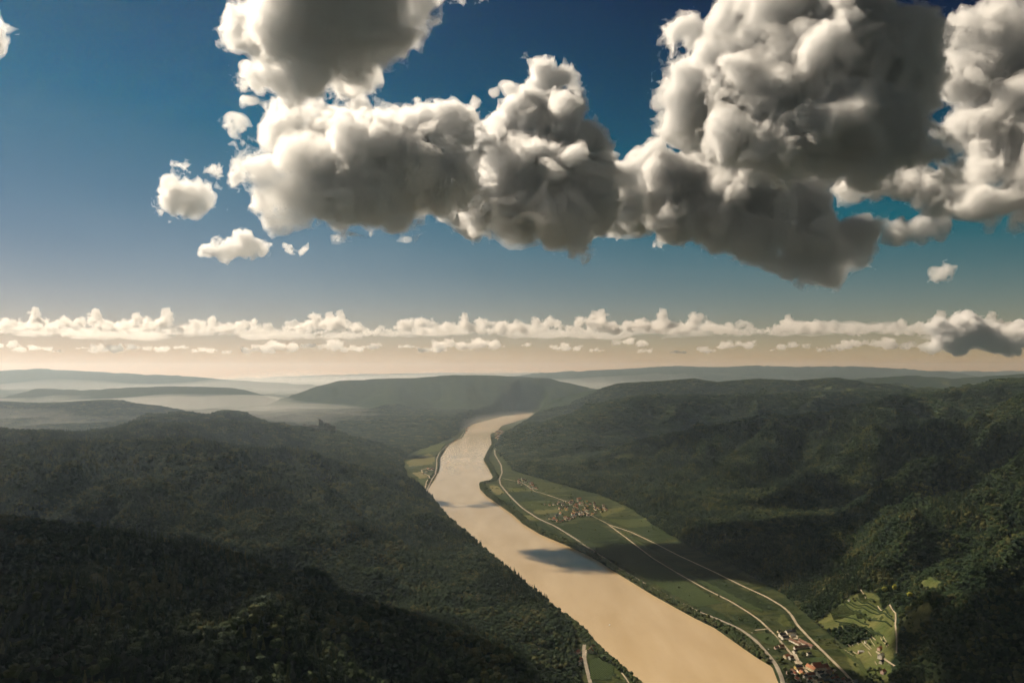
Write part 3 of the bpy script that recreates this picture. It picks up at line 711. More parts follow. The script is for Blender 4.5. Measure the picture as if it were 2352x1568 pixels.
vineyard(ZA([(1080, 1090), (1390, 1060), (1480, 1180), (1150, 1180)]), ST, 'dark garden rows behind the white gabled house', VINEM)
vineyard(ZB([(20, 570), (230, 490), (430, 560), (620, 640), (780, 700), (800, 760), (560, 690), (300, 620), (90, 690)]), math.radians(-12), 'terraced vine rows on the middle of the sunlit slope', VINEM2)
vineyard(ZB([(110, 690), (480, 740), (540, 760), (700, 860), (560, 880), (470, 780), (200, 770)]), math.radians(-12), 'vine rows low on the slope above the wooded knoll', VINEM)
vineyard(ZB([(420, 330), (560, 420), (800, 510), (800, 560), (640, 500), (500, 470), (370, 420)]), math.radians(-15), 'uppermost vine rows on the sunlit slope below the forest', VINEM2)
vineyard(ZB([(120, 1000), (260, 1010), (380, 1110), (520, 1280), (600, 1420), (480, 1420), (380, 1200)]), math.radians(-62), 'bright green vine rows on the lower slope by the terrace walls', VINEM2)
vineyard(ZB([(920, 780), (1190, 640), (1240, 690), (960, 860)]), math.radians(75), 'short spaced vine rows on the small meadow east of the lane', VINEM2, 16, 3, 3)
vineyard([(1353, 1516), (1398, 1508), (1412, 1536), (1404, 1562), (1356, 1562)], ST, 'square dark vineyard on the near left bank', VINEM)
vineyard([(1185, 1475), (1215, 1477), (1250, 1490), (1285, 1502), (1240, 1499), (1205, 1489)], math.radians(25), 'small vineyard clearing on the left slope above the river', VINEM2)
for k, (pix, lab) in enumerate((([(1330, 1245), (1450, 1250), (1520, 1300), (1660, 1385), (1600, 1395), (1440, 1305)], 'long dark vine rows on the shaded flood plain beside the river road'),
                                ([(1420, 1215), (1440, 1225), (1600, 1325), (1760, 1405), (1720, 1400), (1560, 1312)], 'shaded vine rows between the two straight tracks'))):
    vineyard(pix, ST + .12, lab, VINEM, 9, 3.2, 2.0)

# ------------------------------------------------------------------ dry stone terrace walls
STONEM = material('dry_stone', (.30, .26, .18), .95, .1, .35, .4, .15, .8)
def wall_strip(name, pts, hgt, thick, mat):
    c = resample(pts, 5); t = np.gradient(c, axis=0); t /= np.linalg.norm(t, axis=1)[:, None]; n = np.stack([-t[:, 1], t[:, 0]], 1)
    V = []
    for p, q in zip(c, n):
        z = float(hm(p[0], p[1])); hh = hgt * random.uniform(.85, 1.1)
        for o, zz in ((-thick / 2, -1), (-thick / 2, hh), (thick / 2, hh), (thick / 2, -1)):
            V.append((p[0] + q[0] * o, p[1] + q[1] * o, z + zz))
    Fc = []
    for k in range(len(c) - 1):
        a = 4 * k
        for s in range(4): Fc.append((a + s, a + (s + 1) % 4, a + 4 + (s + 1) % 4, a + 4 + s))
    m = 4 * (len(c) - 1); Fc += [(3, 2, 1, 0), (m, m + 1, m + 2, m + 3)]
    return link(name, mesh_py(name, V, Fc), mat=mat)
HEDGEM = material('hedge_leaves', (.022, .036, .013), .95, .1, .35, .25)
for seg in ([(230, 490), (330, 570), (480, 640), (640, 690), (790, 760)], [(240, 465), (420, 535), (600, 605), (760, 655), (820, 700)], [(370, 420), (500, 480), (620, 540), (740, 600)], [(90, 600), (250, 640), (420, 700), (520, 740)],
            [(480, 760), (590, 830), (690, 870)], [(300, 470), (470, 505), (620, 570), (790, 640)], [(120, 690), (300, 720), (470, 780), (560, 850)], [(490, 425), (590, 465)]):
    g = ground_at(*zip(*ZB(seg)))
    tag(wall_strip('hedge', g, 2.8, 3.4, HEDGEM), 'dark hedge bank curving along a vineyard terrace on the open slope', 'hedge', 'hedge banks of the vineyard terraces')
for seg in ([(230, 1030), (335, 1105)], [(300, 1040), (390, 1090)], [(360, 915), (402, 978)], [(420, 920), (470, 980), (532, 1030)], [(490, 960), (550, 1020)], [(510, 1055), (550, 1105)],
            [(590, 1170), (615, 1215)], [(655, 895), (735, 1010)], [(685, 870), (750, 990)], [(265, 965), (300, 1002)], [(300, 940), (330, 992)], [(485, 830), (600, 920)], [(530, 900), (590, 985)]):
    g = ground_at(*zip(*ZB(seg)))
    tag(wall_strip('terrace_wall', g, 2.0, .9, STONEM), 'low sunlit dry stone wall between vine terraces above the near village', 'wall', 'terrace walls on the vineyard slope')

# ------------------------------------------------------------------ houses
WALLS = {'white': material('white_render', (.74, .68, .58), .9, .2, .08, .3), 'cream': material('cream_render', (.66, .55, .36), .9, .2, .1, .3),
         'yellow': material('yellow_render', (.62, .45, .16), .9, .2, .1, .3), 'grey': material('grey_render', (.42, .38, .33), .9, .2, .12, .3), 'pink': material('pink_render', (.60, .42, .34), .9, .2, .1, .3)}
ROOFS = {'red': material('red_tiles', (.27, .085, .045), .85, .2, .3, .8), 'brown': material('brown_tiles', (.13, .07, .045), .85, .2, .3, .8), 'dark': material('slate_roof', (.035, .035, .04), .7, .3, .25, .8),
         'orange': material('orange_tiles', (.42, .19, .10), .85, .2, .25, .8), 'tin': material('pale_sheet_roof', (.55, .52, .48), .6, .4, .1, .3)}
GLASSM = material('window_glass', (.03, .035, .04), .15, .5)
WOODM = material('dark_wood', (.10, .06, .035), .8, .2, .2, 1)
CHIMM = material('chimney_brick', (.30, .15, .10), .9, .2, .2, 2)
CACHE = {}
def house_meshes(L, W, H, pitch):
    key = (round(L, 1), round(W, 1), round(H, 1), round(pitch, 2))
    if key in CACHE: return CACHE[key]
    l, w, r = L / 2, W / 2, W / 2 * pitch
    v = [(-l, -w, -1.5), (l, -w, -1.5), (l, w, -1.5), (-l, w, -1.5), (-l, -w, H), (l, -w, H), (l, w, H), (-l, w, H), (-l, 0, H + r), (l, 0, H + r)]
    walls = [(0, 1, 5, 4), (1, 2, 6, 9, 5), (2, 3, 7, 6), (3, 0, 4, 8, 7)]
    o, e, th = .5, .45, .28
    ed = H - (w + o) * 0 - o * pitch
    rv = []
    for x in (-l - e, l + e):
        rv += [(x, -w - o, ed), (x, 0, H + r), (x, w + o, ed), (x, -w - o, ed + th), (x, 0, H + r + th), (x, w + o, ed + th)]
    rf = [(0, 1, 4, 3), (1, 2, 5, 4), (6, 9, 10, 7), (7, 10, 11, 8), (0, 6, 7, 1), (1, 7, 8, 2), (3, 4, 10, 9), (4, 5, 11, 10), (0, 3, 9, 6), (2, 8, 11, 5)]
    rv = [(x, y, z + .05) for x, y, z in rv]
    CACHE[key] = (v, walls, rv, rf, r)
    return CACHE[key]
def quad_box(w, h, t=.12):
    return [(-w / 2, -t, 0), (w / 2, -t, 0), (w / 2, t, 0), (-w / 2, t, 0), (-w / 2, -t, h), (w / 2, -t, h), (w / 2, t, h), (-w / 2, t, h)], \
           [(0, 1, 5, 4), (1, 2, 6, 5), (2, 3, 7, 6), (3, 0, 4, 7), (4, 5, 6, 7), (3, 2, 1, 0)]
WIN_ME = mesh_py('window', *quad_box(1.1, 1.4)); WIN_ME.materials.append(GLASSM)
DOOR_ME = mesh_py('door', *quad_box(1.3, 2.3)); DOOR_ME.materials.append(WOODM)
CH_ME = mesh_py('chimney', *quad_box(.9, 2.2, .45)); CH_ME.materials.append(CHIMM)
SHARED = {}
def house(loc, rz, L, W, H, wall, roof, label, group=None, pitch=.85, detail=2, name='house'):
    v, wf, rv, rf, r = house_meshes(L, W, H, pitch)
    key = (round(L, 1), round(W, 1), round(H, 1), round(pitch, 2), wall, roof)
    if key not in SHARED:
        a = mesh_py('wall', v, wf); a.materials.append(WALLS[wall]); b = mesh_py('roof', rv, rf); b.materials.append(ROOFS[roof]); SHARED[key] = (a, b)
    a, b = SHARED[key]
    t = empty(name, loc, rz); tag(t, label, 'house', group)
    link('wall', a, t); ro = link('roof', b, t)
    def put(nm, me, x, y, z, rot, par):
        o = bpy.data.objects.new(nm, me); COL.objects.link(o); o.parent = par; o.location = (x, y, z); o.rotation_euler = (0, 0, rot)
    if detail >= 1:
        put('chimney', CH_ME, L * .2, W * .12, H + r - .7, 0, ro)
    if detail >= 2:
        put('door', DOOR_ME, -L * .1, -W / 2, 0, 0, t)
        nx = max(2, int(L / 4))
        for s in (-1, 1):
            for k in range(nx):
                x = (k + .5) / nx * L - L / 2
                if s == -1 and abs(x + L * .1) < 1.6: continue
                put('window', WIN_ME, x, s * W / 2, H * .45, 0, t)
        for s in (-1, 1):
            for y in (-W * .22, W * .22):
                put('window', WIN_ME, s * L / 2, y, H * .45, math.pi / 2, t)
            put('window', WIN_ME, s * L / 2, 0, H + r * .15, math.pi / 2, t)
    return t
PERP = math.atan2(.32, .95)
HOUSES = [  # close-up pixel of the base, length, width, wall height, turn, wall, roof, label
    (610, 690, 20, 11, 7, 0, 'white', 'dark', 'white gabled winery house with a dark roof, first of the pair of gables'),
    (655, 735, 18, 11, 6, 0, 'white', 'dark', 'white gabled winery house with a dark roof, second of the pair of gables'),
    (760, 630, 30, 13, 7, 0, 'white', 'dark', 'long winery hall with a broad dark roof behind the white gables'),
    (560, 605, 14, 8, 4, 0, 'cream', 'dark', 'low dark-roofed shed at the upper corner of the winery'),
    (800, 690, 16, 9, 4, 0, 'cream', 'tin', 'flat pale-roofed building inside the winery yard'),
    (1060, 850, 56, 12, 5, 1.5708, 'white', 'brown', 'long brown-roofed east wing of the winery courtyard'),
    (850, 810, 44, 9, 5, 1.5708, 'white', 'brown', 'brown-roofed west wing of the winery courtyard'),
    (960, 905, 44, 9, 5, 0, 'white', 'brown', 'brown-roofed front wing closing the winery courtyard'),
    (590, 900, 15, 9, 6, 0, 'cream', 'brown', 'brown-roofed house with a pale gable below the winery'),
    (500, 915, 12, 8, 4, 0, 'pink', 'brown', 'low pinkish cottage beside the river road'),
    (690, 1090, 15, 11, 6, .1, 'cream', 'orange', 'cream house with an orange roof standing alone in its garden'),
    (770, 1110, 13, 10, 6, .1, 'white', 'brown', 'brown-roofed annex touching the cream garden house'),
    (850, 990, 9, 7, 6, 0, 'white', 'dark', 'narrow white house end beside the street'),
    (1110, 1040, 12, 9, 6, 0, 'white', 'dark', 'small white gabled house alone in the green garden'),
    (910, 1290, 20, 10, 6, 0, 'yellow', 'dark', 'house with a yellow gable and a dark roof'),
    (1160, 1320, 32, 12, 7, 1.5708, 'cream', 'orange', 'orange-roofed street wing of the big red farmhouse'),
    (1330, 1300, 40, 13, 7, -.1, 'cream', 'red', 'long red-roofed main wing of the big farmhouse'),
    (1250, 1245, 24, 11, 6, -.1, 'cream', 'red', 'red-roofed rear wing of the big farmhouse'),
    (1420, 1240, 12, 7, 4, 0, 'white', 'dark', 'white shed behind the big red farmhouse'),
    (1130, 1430, 22, 11, 6, -.05, 'white', 'red', 'red-roofed house with a white gable at the bottom of the village'),
    (1040, 1450, 9, 8, 5, 0, 'white', 'dark', 'tiny white gabled outbuilding at the bottom of the village'),
    (1310, 1420, 14, 10, 8, 0, 'white', 'dark', 'tall white gable with a dark roof below the red farmhouse'),
    (1360, 1480, 14, 10, 8, 0, 'white', 'dark', 'second tall white gable just below the first'),
    (1300, 1545, 16, 9, 6, 0, 'cream', 'brown', 'cream house cut by the bottom edge of the picture'),
    (1420, 1560, 14, 9, 7, 0, 'yellow', 'dark', 'house with a yellowish wall at the bottom edge'),
    (1830, 1560, 14, 10, 7, 0, 'pink', 'brown', 'pinkish gabled house at the bottom edge right of the straight track'),
    (1980, 1545, 10, 8, 4, 0, 'grey', 'tin', 'shed with a pale sheet roof at the bottom edge'),
    (1470, 1390, 18, 10, 6, .2, 'grey', 'brown', 'brown-roofed barn half hidden by garden trees'),
]
def zpix(f, u, v): return f([(u, v)])[0]
NEAR_XY = []
for u, v, L, W, H, tr, wa, ro, lab in HOUSES:
    x, y = zpix(ZA, u, v); g = ground_at(x, y)[0]; NEAR_XY.append((g[0], g[1], max(L, W) * .62))
    house(g, PERP + tr, L, W, H, wa, ro, lab, 'houses of the near village')
for u, v, L, W, H, tr, wa, ro, lab in ((650, 1030, 12, 9, 5, .2, 'pink', 'orange', 'orange-roofed cottage at the top of the terrace walls'), (665, 1125, 16, 12, 7, .3, 'white', 'tin', 'white house with a pale roof among the terraces'),
                                       (670, 1185, 12, 8, 4, .3, 'white', 'dark', 'low dark-roofed house just below the white terrace house'), (425, 1060, 14, 7, 3, -.4, 'pink', 'tin', 'long pinkish shed among the vine terraces'),
                                       (690, 1310, 12, 9, 6, .2, 'pink', 'red', 'lone red-roofed house under trees at the foot of the lane'), (480, 948, 6, 5, 3, 0, 'white', 'tin', 'tiny white hut on the terraces'),
                                       (285, 452, 6, 5, 3, .2, 'white', 'tin', 'tiny pale hut at the shaded upper edge of the vineyard')):
    x, y = zpix(ZB, u, v); g = ground_at(x, y)[0]; NEAR_XY.append((g[0], g[1], max(L, W) * .62))
    house(g, PERP + tr, L, W, H, wa, ro, lab, 'scattered houses on the vineyard slope', detail=1)
for x, y, L, W, H, tr, wa, ro, lab in ((1327, 1499, 14, 9, 5, .5, 'pink', 'red', 'red-roofed house beside the road on the near left bank'), (1332, 1517, 13, 9, 5, .3, 'pink', 'red', 'second red-roofed house farther down the left bank road'),
                                       (1331, 1527, 8, 6, 4, .3, 'white', 'tin', 'small white shed below the left bank houses'), (1357, 1499, 10, 14, 7, .9, 'white', 'orange', 'house with a steep orange roof lit by the sun on the left bank'),
                                       (1362, 1490, 9, 9, 6, .2, 'grey', 'brown', 'brown-roofed house behind the steep orange roof'), (1318, 1505, 10, 8, 5, .2, 'grey', 'brown', 'dim brown roof under the forest edge on the left bank')):
    g = ground_at(x, y)[0]; NEAR_XY.append((g[0], g[1], max(L, W) * .62))
    house(g, PERP + tr, L, W, H, wa, ro, lab, 'houses on the near left bank', detail=2, pitch=1.2 if 'steep' in lab else .85)
rv = random.Random(5)
def village(pix, n, label, group, sizes, detail, walls, roofs):
    poly = wpoly(pix); pa = np.array(poly); placed = []; tries = 0
    while len(placed) < n and tries < 9000:
        tries += 1
        x, y = rv.uniform(pa[:, 0].min(), pa[:, 0].max()), rv.uniform(pa[:, 1].min(), pa[:, 1].max())
        if not in_poly(np.array([x]), np.array([y]), poly)[0]: continue
        if any((x - a) ** 2 + (y - b) ** 2 < 13.5 ** 2 for a, b in placed): continue
        if any((np.hypot(c[:, 0] - x, c[:, 1] - y) < w / 2 + 7).any() for c, w in ROAD_PTS): continue
        placed.append((x, y)); L = rv.uniform(*sizes)
        L = round(L / 2) * 2.0
        house((x, y, float(hm(x, y))), PERP + rv.choice((0, 0, math.pi / 2)) + rv.uniform(-.25, .25), L, L * .62, 5.5, rv.choice(walls), rv.choice(roofs), label, group, detail=detail)
        NEAR_XY.append((x, y, 9))
MW, MR = ['white', 'white', 'cream', 'grey', 'pink', 'yellow'], ['red', 'brown', 'brown', 'dark', 'orange']
village([(1238, 1155), (1270, 1160), (1300, 1148), (1345, 1150), (1385, 1160), (1400, 1172), (1350, 1185), (1335, 1182), (1300, 1175)], 62, 'house in the shaded village at the foot of the wooded hill', 'houses of the middle village', (10, 16), 0, MW, MR)
village([(1250, 1190), (1275, 1180), (1340, 1176), (1358, 1184), (1325, 1192), (1280, 1200)], 26, 'house in the lower row of the shaded village beside the river road', 'houses of the middle village, lower row', (11, 18), 0, MW, MR)
village([(1186, 1100), (1200, 1098), (1228, 1110), (1236, 1124), (1222, 1128), (1205, 1116), (1190, 1112)], 24, 'house in the little sunlit hamlet below the bend of the road', 'houses of the sunlit hamlet', (11, 18), 0, ['white', 'cream', 'white'], MR)
village([(1128, 996), (1150, 984), (1170, 990), (1160, 1000), (1140, 1012), (1130, 1018)], 46, 'house of the far village on the right bank of the river', 'houses of the far right bank village', (16, 26), 0, MW, MR)
village([(1064, 1000), (1070, 984), (1078, 980), (1072, 992)], 14, 'house of the tiny far hamlet on the left bank', 'houses of the far left bank hamlet', (14, 22), 0, MW, MR)
village([(968, 1090), (985, 1075), (1002, 1060), (996, 1080), (984, 1090)], 8, 'farmhouse on the pale left bank flat beside the road', 'farmhouses of the left bank flat', (14, 24), 0, MW, MR)
village(ZA([(700, 1330), (1000, 1330), (1080, 1400), (1250, 1560), (1000, 1570), (780, 1500)]), 9, 'small house in the gardens at the lower edge of the near village', 'outer houses of the near village, river side', (9, 14), 1, MW, MR)
village(ZA([(1430, 1290), (1600, 1400), (1800, 1540), (1560, 1580), (1420, 1450)]), 9, 'small house between the red farmhouse and the straight track', 'outer houses of the near village, hill side', (9, 14), 1, MW, MR)
# the chapel-like pink building above the middle village
g = ground_at(1330, 1147)[0]; house(g, PERP, 26, 14, 6, 'pink', 'orange', 'long pinkish building on the spur above the shaded village', None, detail=0); NEAR_XY.append((g[0], g[1], 18))
# paved yards
for pix in (ZA([(790, 700), (880, 660), (950, 720), (900, 730), (820, 720)]), ZA([(780, 960), (840, 940), (930, 1130), (880, 1140)]), ZA([(820, 1150), (940, 1140), (1000, 1190), (860, 1200)]), ZA([(1540, 1280), (1640, 1320), (1570, 1360)]), [(1338, 1492), (1348, 1492), (1346, 1510), (1337, 1510)]):
    w = wpoly(pix); z = [float(hm(*p)) + .45 for p in w]
    tag(link('yard', mesh_py('yard', [(p[0], p[1], q) for p, q in zip(w, z)], [tuple(range(len(w)))]), mat=YARDM), kind='structure')

# ------------------------------------------------------------------ castle ruin on the ridge
CASM = material('castle_stone', (.20, .18, .15), .95, .1, .3, .06, .4, .3)
def block(w, d, h, ragged=0.0, n=5):
    """a wall block with a broken top edge"""
    v, f = [], []
    for k in range(n + 1):
        x = -w / 2 + w * k / n; top = h - ragged * random.random()
        v += [(x, -d / 2, -14), (x, d / 2, -14), (x, d / 2, top), (x, -d / 2, top)]
    for k in range(n):
        a = 4 * k
        for s in range(4): f.append((a + s, a + (s + 1) % 4, a + 4 + (s + 1) % 4, a + 4 + s))
    f += [(0, 1, 2, 3), (4 * n + 3, 4 * n + 2, 4 * n + 1, 4 * n)]
    return v, f
gx, gy, gz = P(738, 986, 6820)
gz = float(hm(gx, gy))
castle = tag(empty('castle_ruin', (gx, gy, gz + 6)), 'ruined stone castle on the wooded ridge top against the haze', 'castle')
for nm, w, d, h, rg_, x, y in (('keep', 22, 20, 44, 4, 4, 0), ('tower', 12, 12, 54, 2, -8, 6), ('palace_wall', 44, 14, 30, 6, 26, 4), ('curtain_wall', 90, 6, 20, 8, -52, 0), ('gatehouse', 26, 16, 26, 5, -98, 4), ('curtain_wall', 50, 6, 16, 6, 62, -6)):
    o = link(nm, mesh_py(nm, *block(w, d, h, rg_, 3 if nm in ('keep', 'tower') else 7)), castle, CASM); o.location = (x, y, 0)
castle.scale = (1.45, 1.45, 1.45)

# ------------------------------------------------------------------ a boat on the river, cars on the roads
def loft(sections):
    v, f = [], []
    n = len(sections[0])
    for s in sections: v += s
    for k in range(len(sections) - 1):
        for i in range(n):
            f.append((k * n + i, k * n + (i + 1) % n, (k + 1) * n + (i + 1) % n, (k + 1) * n + i))
    f += [tuple(range(n))[::-1], tuple(range((len(sections) - 1) * n, len(sections) * n))]
    return v, f
WHITEP = material('white_paint', (.8, .8, .78), .35, .5); RUBBER = material('tyre_rubber', (.02, .02, .02), .9, .2)
bx, by = W0(1400, 1435)
boat = tag(empty('motor_boat', (bx, by, 0), math.radians(75)), 'small white motor boat alone on the brown river', 'boat')
hull = [[(x, -w * .7, -.3), (x, w * .7, -.3), (x, w, hh), (x, -w, hh)] for x, w, hh in ((-5, 1.5, .9), (-2, 1.7, .9), (2, 1.5, 1.1), (4.5, .7, 1.4), (6, .08, 1.6))]
link('hull', mesh_py('hull', *loft(hull)), boat, WHITEP)
link('cabin', mesh_py('cabin', *loft([[(-2, -1.1, .9), (-2, 1.1, .9), (-2, 1, 2.3), (-2, -1, 2.3)], [(1.2, -1.1, .9), (1.2, 1.1, .9), (.4, .9, 2.3), (.4, -.9, 2.3)]])), boat, WHITEP)
link('windscreen', mesh_py('windscreen', *loft([[(1.25, -.9, 1.1), (1.25, .9, 1.1), (.6, .8, 2.1), (.6, -.8, 2.1)], [(1.32, -.9, 1.1), (1.32, .9, 1.1), (.67, .8, 2.1), (.67, -.8, 2.1)]])), boat, GLASSM)
def car(px, py, rz, col, label):
    g = ground_at(px, py)[0]
    t = tag(empty('car', (g[0], g[1], g[2] + .75), rz), label, 'car')
    m = material('car_paint', col, .3, .5)
    sec = lambda x, w, z0, z1: [(x, -w, z0), (x, w, z0), (x, w, z1), (x, -w, z1)]
    link('body', mesh_py('body', *loft([sec(-2.2, .8, .35, .8), sec(-1.9, .9, .25, .95), sec(1.6, .9, .25, .9), sec(2.2, .75, .35, .7)])), t, m)
    link('cabin', mesh_py('cabin', *loft([sec(-1.7, .8, .9, .95), sec(-1.2, .7, .9, 1.5), sec(.3, .7, .9, 1.5), sec(1.0, .8, .9, .95)])), t, GLASSM)
    for x in (-1.35, 1.35):
        for y in (-.85, .85):
            v = [(x + .33 * math.cos(a), y + s * .1, .33 + .33 * math.sin(a)) for s in (-1, 1) for a in np.linspace(0, 2 * math.pi, 10, endpoint=False)]
            link('wheel', mesh_py('wheel', v, [tuple(range(10))[::-1], tuple(range(10, 20))] + [(k, (k + 1) % 10, 10 + (k + 1) % 10, 10 + k) for k in range(10)]), t, RUBBER)
car(*zpix(ZA, 345, 925), ST, (.75, .75, .73), 'white car on the river road beside the near village')
car(*zpix(ZA, 40, 618), 0, (.7, .7, .7), 'pale car at the junction of the short cross road')
car(*zpix(ZA, 625, 1290), ST, (.5, .5, .52), 'silver car on the river road near the bottom edge')
print('built', time.time() - T0)

# ------------------------------------------------------------------ trees
def leaf_material(name, c0, c1, c2):
    m = bpy.data.materials.new(name); m.use_nodes = True; t = m.node_tree; b = t.nodes['Principled BSDF']
    b.inputs['Roughness'].default_value = .85; b.inputs['Specular IOR Level'].default_value = .12
    oi = t.nodes.new('ShaderNodeObjectInfo'); r = t.nodes.new('ShaderNodeValToRGB'); e = r.color_ramp.elements
    e[0].color = (*c0, 1); e[1].color = (*c2, 1); k = r.color_ramp.elements.new(.55); k.color = (*c1, 1)
    nz = t.nodes.new('ShaderNodeTexNoise'); nz.inputs['Scale'].default_value = .011; nz.inputs['Detail'].default_value = 3
    t.links.new(oi.outputs['Location'], nz.inputs['Vector'])
    m1 = t.nodes.new('ShaderNodeMath'); m1.operation = 'MULTIPLY_ADD'; m1.inputs[1].default_value = 2.6; m1.inputs[2].default_value = -1.15      # species stands; lighter patches put sunlit foliage tone into the colour
    t.links.new(nz.outputs['Fac'], m1.inputs[0])
    m2 = t.nodes.new('ShaderNodeMath'); m2.operation = 'MULTIPLY_ADD'; m2.inputs[1].default_value = .6; m2.use_clamp = True
    t.links.new(oi.outputs['Random'], m2.inputs[0]); t.links.new(m1.outputs[0], m2.inputs[2])
    t.links.new(m2.outputs[0], r.inputs['Fac']); t.links.new(r.outputs['Color'], b.inputs['Base Color'])
    return m
LEAF = leaf_material('oak_leaves', (.012, .027, .011), (.028, .046, .015), (.082, .084, .026))
LEAF_Y = leaf_material('yellow_green_leaves', (.16, .17, .025), (.20, .20, .03), (.24, .22, .03))
LEAF_R = leaf_material('riverside_leaves', (.036, .060, .020), (.055, .075, .026), (.085, .092, .034))
BARK = material('bark', (.05, .04, .03), .95, .1, .3, 2)
def ico(sub):
    bm = bmesh.new(); bmesh.ops.create_icosphere(bm, subdivisions=sub, radius=1)
    v = np.array([x.co[:] for x in bm.verts]); f = [tuple(q.index for q in p.verts) for p in bm.faces]; bm.free()
    return v, f
def crown_mesh(seed, sub, tufts, tall=1.0, mat=LEAF, conifer=False):
    """lumpy leaf masses with loose leaf sprays standing off them, gaps between"""
    r = np.random.default_rng(seed); v, f = ico(sub)
    if conifer:
        ang = np.arctan2(v[:, 1], v[:, 0]); z = (v[:, 2] + 1) / 2
        rad = (1 - z) * (.62 + .16 * np.sin(z * 34 + ang * 2) + .12 * np.sin(ang * 7 + z * 9)) + r.normal(0, .03, len(v))
        v = np.stack([np.cos(ang) * rad, np.sin(ang) * rad, z * 3.1 + .3], 1)
    else:
        dirs = r.normal(size=(20, 3)); dirs[:, 2] = dirs[:, 2] * .8 + .25; dirs /= np.linalg.norm(dirs, axis=1)[:, None]
        size = r.uniform(.55, 1, 20)
        c = v @ dirs.T
        bump = (np.clip((c - .72) / .28, 0, 1) ** .6 * size).max(1)
        rad = .66 + .34 * bump + r.normal(0, .05, len(v))
        v = v * rad[:, None] * np.array([1, 1, .82 * tall]); v[:, 2] += 1.35
    V = list(map(tuple, v)); Fc = list(f); n0 = len(V)
    for k in range(tufts):
        q = v[r.integers(n0)]; c = q + (q - np.array([0, 0, 1.2])) * r.uniform(-.05, .14); a = r.normal(size=3); a /= np.linalg.norm(a); b = np.cross(a, r.normal(size=3)); b /= np.linalg.norm(b)
        s = r.uniform(.07, .16); i = len(V)
        V += [tuple(c + a * s), tuple(c + b * s * .7), tuple(c - a * s), tuple(c - b * s * .7)]; Fc.append((i, i + 1, i + 2, i + 3))
    me = mesh_py('crown', V, Fc); me.materials.append(mat)
    return me
def trunk_mesh(seed):
    r = random.Random(seed); v, f = [], []
    def limb(p, q, r0, r1):
        b = len(v)
        for c, rad in ((p, r0), (q, r1)):
            for k in range(6): v.append((c[0] + rad * math.cos(k * math.pi / 3), c[1] + rad * math.sin(k * math.pi / 3), c[2]))
        for k in range(6): f.append((b + k, b + (k + 1) % 6, b + 6 + (k + 1) % 6, b + 6 + k))
    limb((0, 0, -.4), (0, 0, .7), .075, .055)
    for k in range(4):
        a = k * 1.6 + r.random(); limb((0, 0, .55 + .1 * k), (.45 * math.cos(a), .45 * math.sin(a), 1.1 + .2 * k), .04, .015)
    limb((0, 0, .7), (.05, 0, 1.6), .055, .02)
    me = mesh_py('trunk', v, f); me.materials.append(BARK)
    return me

# where trees stand
def los_visible(x, y, top, margin):
    a = np.interp(np.arctan2(x, y), AZ, np.arange(na)); r = np.interp(np.hypot(x, y), RR, np.arange(nr))
    i = np.clip(np.round(a).astype(int), 0, na - 1); j = np.clip(r.astype(int) - 1, 0, nr - 1)
    z = hm(x, y) + top
    return (z + margin - CAMZ) / np.hypot(x, y) >= HOR[i, j]
EL = (GH - CAMZ) / RG
HOR = np.maximum.accumulate(EL, axis=1)
def near_any(x, y, pts, pad):
    m = np.zeros(x.shape, bool)
    for a, b, r in pts: m |= (x - a) ** 2 + (y - b) ** 2 < (r + pad) ** 2
    return m
def near_road(x, y):
    m = np.zeros(x.shape, bool)
    for c, w in ROAD_PTS:
        for p in c[::1]:
            s = (np.abs(x - p[0]) < w + 8) & (np.abs(y - p[1]) < w + 8)
            if s.any(): m |= s & ((x - p[0]) ** 2 + (y - p[1]) ** 2 < (w / 2 + 7) ** 2)
    return m
g = np.random.default_rng(11)
def scatter(y0, y1, sp, wide=.76):
    ys_ = np.arange(y0, y1, sp); X, Y = [], []
    for yy in ys_:
        xs = np.arange(-wide * yy - 100, wide * yy + 100, sp); X.append(xs); Y.append(np.full(len(xs), yy))
    X = np.concatenate(X); Y = np.concatenate(Y)
    X = X + g.uniform(-.48, .48, len(X)) * sp; Y = Y + g.uniform(-.48, .48, len(Y)) * sp
    return X, Y
def forest_ok(x, y):
    ok = ~valley_mask(x, y) & ~clear_mask(x, y) & (meadow_mask(x, y) < .5)
    return ok
X1, Y1 = scatter(740, 3300, 8.4); X2, Y2 = scatter(3300, 6200, 11.5)
X, Y = np.concatenate([X1, X2]), np.concatenate([Y1, Y2])
k = los_visible(X, Y, 14, 45); X, Y = X[k], Y[k]
k = forest_ok(X, Y) & ~near_any(X, Y, NEAR_XY, 4); X, Y = X[k], Y[k]
k = ~near_road(X, Y); X, Y = X[k], Y[k]
kind = np.zeros(len(X), int)
rad = (3.5 + 4.3 * g.random(len(X)) ** 1.8) * np.where(Y > 3300, 1.3, 1.0) * (1 + .22 * N.fbm2(X / 120, Y / 120, 2))
# the riverside belts, garden trees and hedgerows on the valley floor
bx_, by_ = [], []
yy = np.arange(1750, 9000, 6.5)
for rep, off in ((0, 9), (1, 18), (2, 28), (3, 38)):
    keep = g.random(len(yy)) < (.95, .8, .6, .35)[rep] * np.clip(.55 + .6 * N.n2(yy / 160 + rep * 7, yy * 0 + 3), .3, 1)
    bx_.append(bank_r(yy[keep]) + off + g.uniform(-4, 4, keep.sum())); by_.append(yy[keep] + g.uniform(-3, 3, keep.sum()))
    kl = keep & ((yy < 2420) | (yy > 5000))
    bx_.append(bank_l(yy[kl]) - off * .8 + g.uniform(-4, 4, kl.sum())); by_.append(yy[kl] + g.uniform(-3, 3, kl.sum()))
BX, BY = np.concatenate(bx_), np.concatenate(by_)
k = ~near_road(BX, BY) & ~near_any(BX, BY, NEAR_XY, 3); BX, BY = BX[k], BY[k]
vx_, vy_ = scatter(1850, 5200, 14)
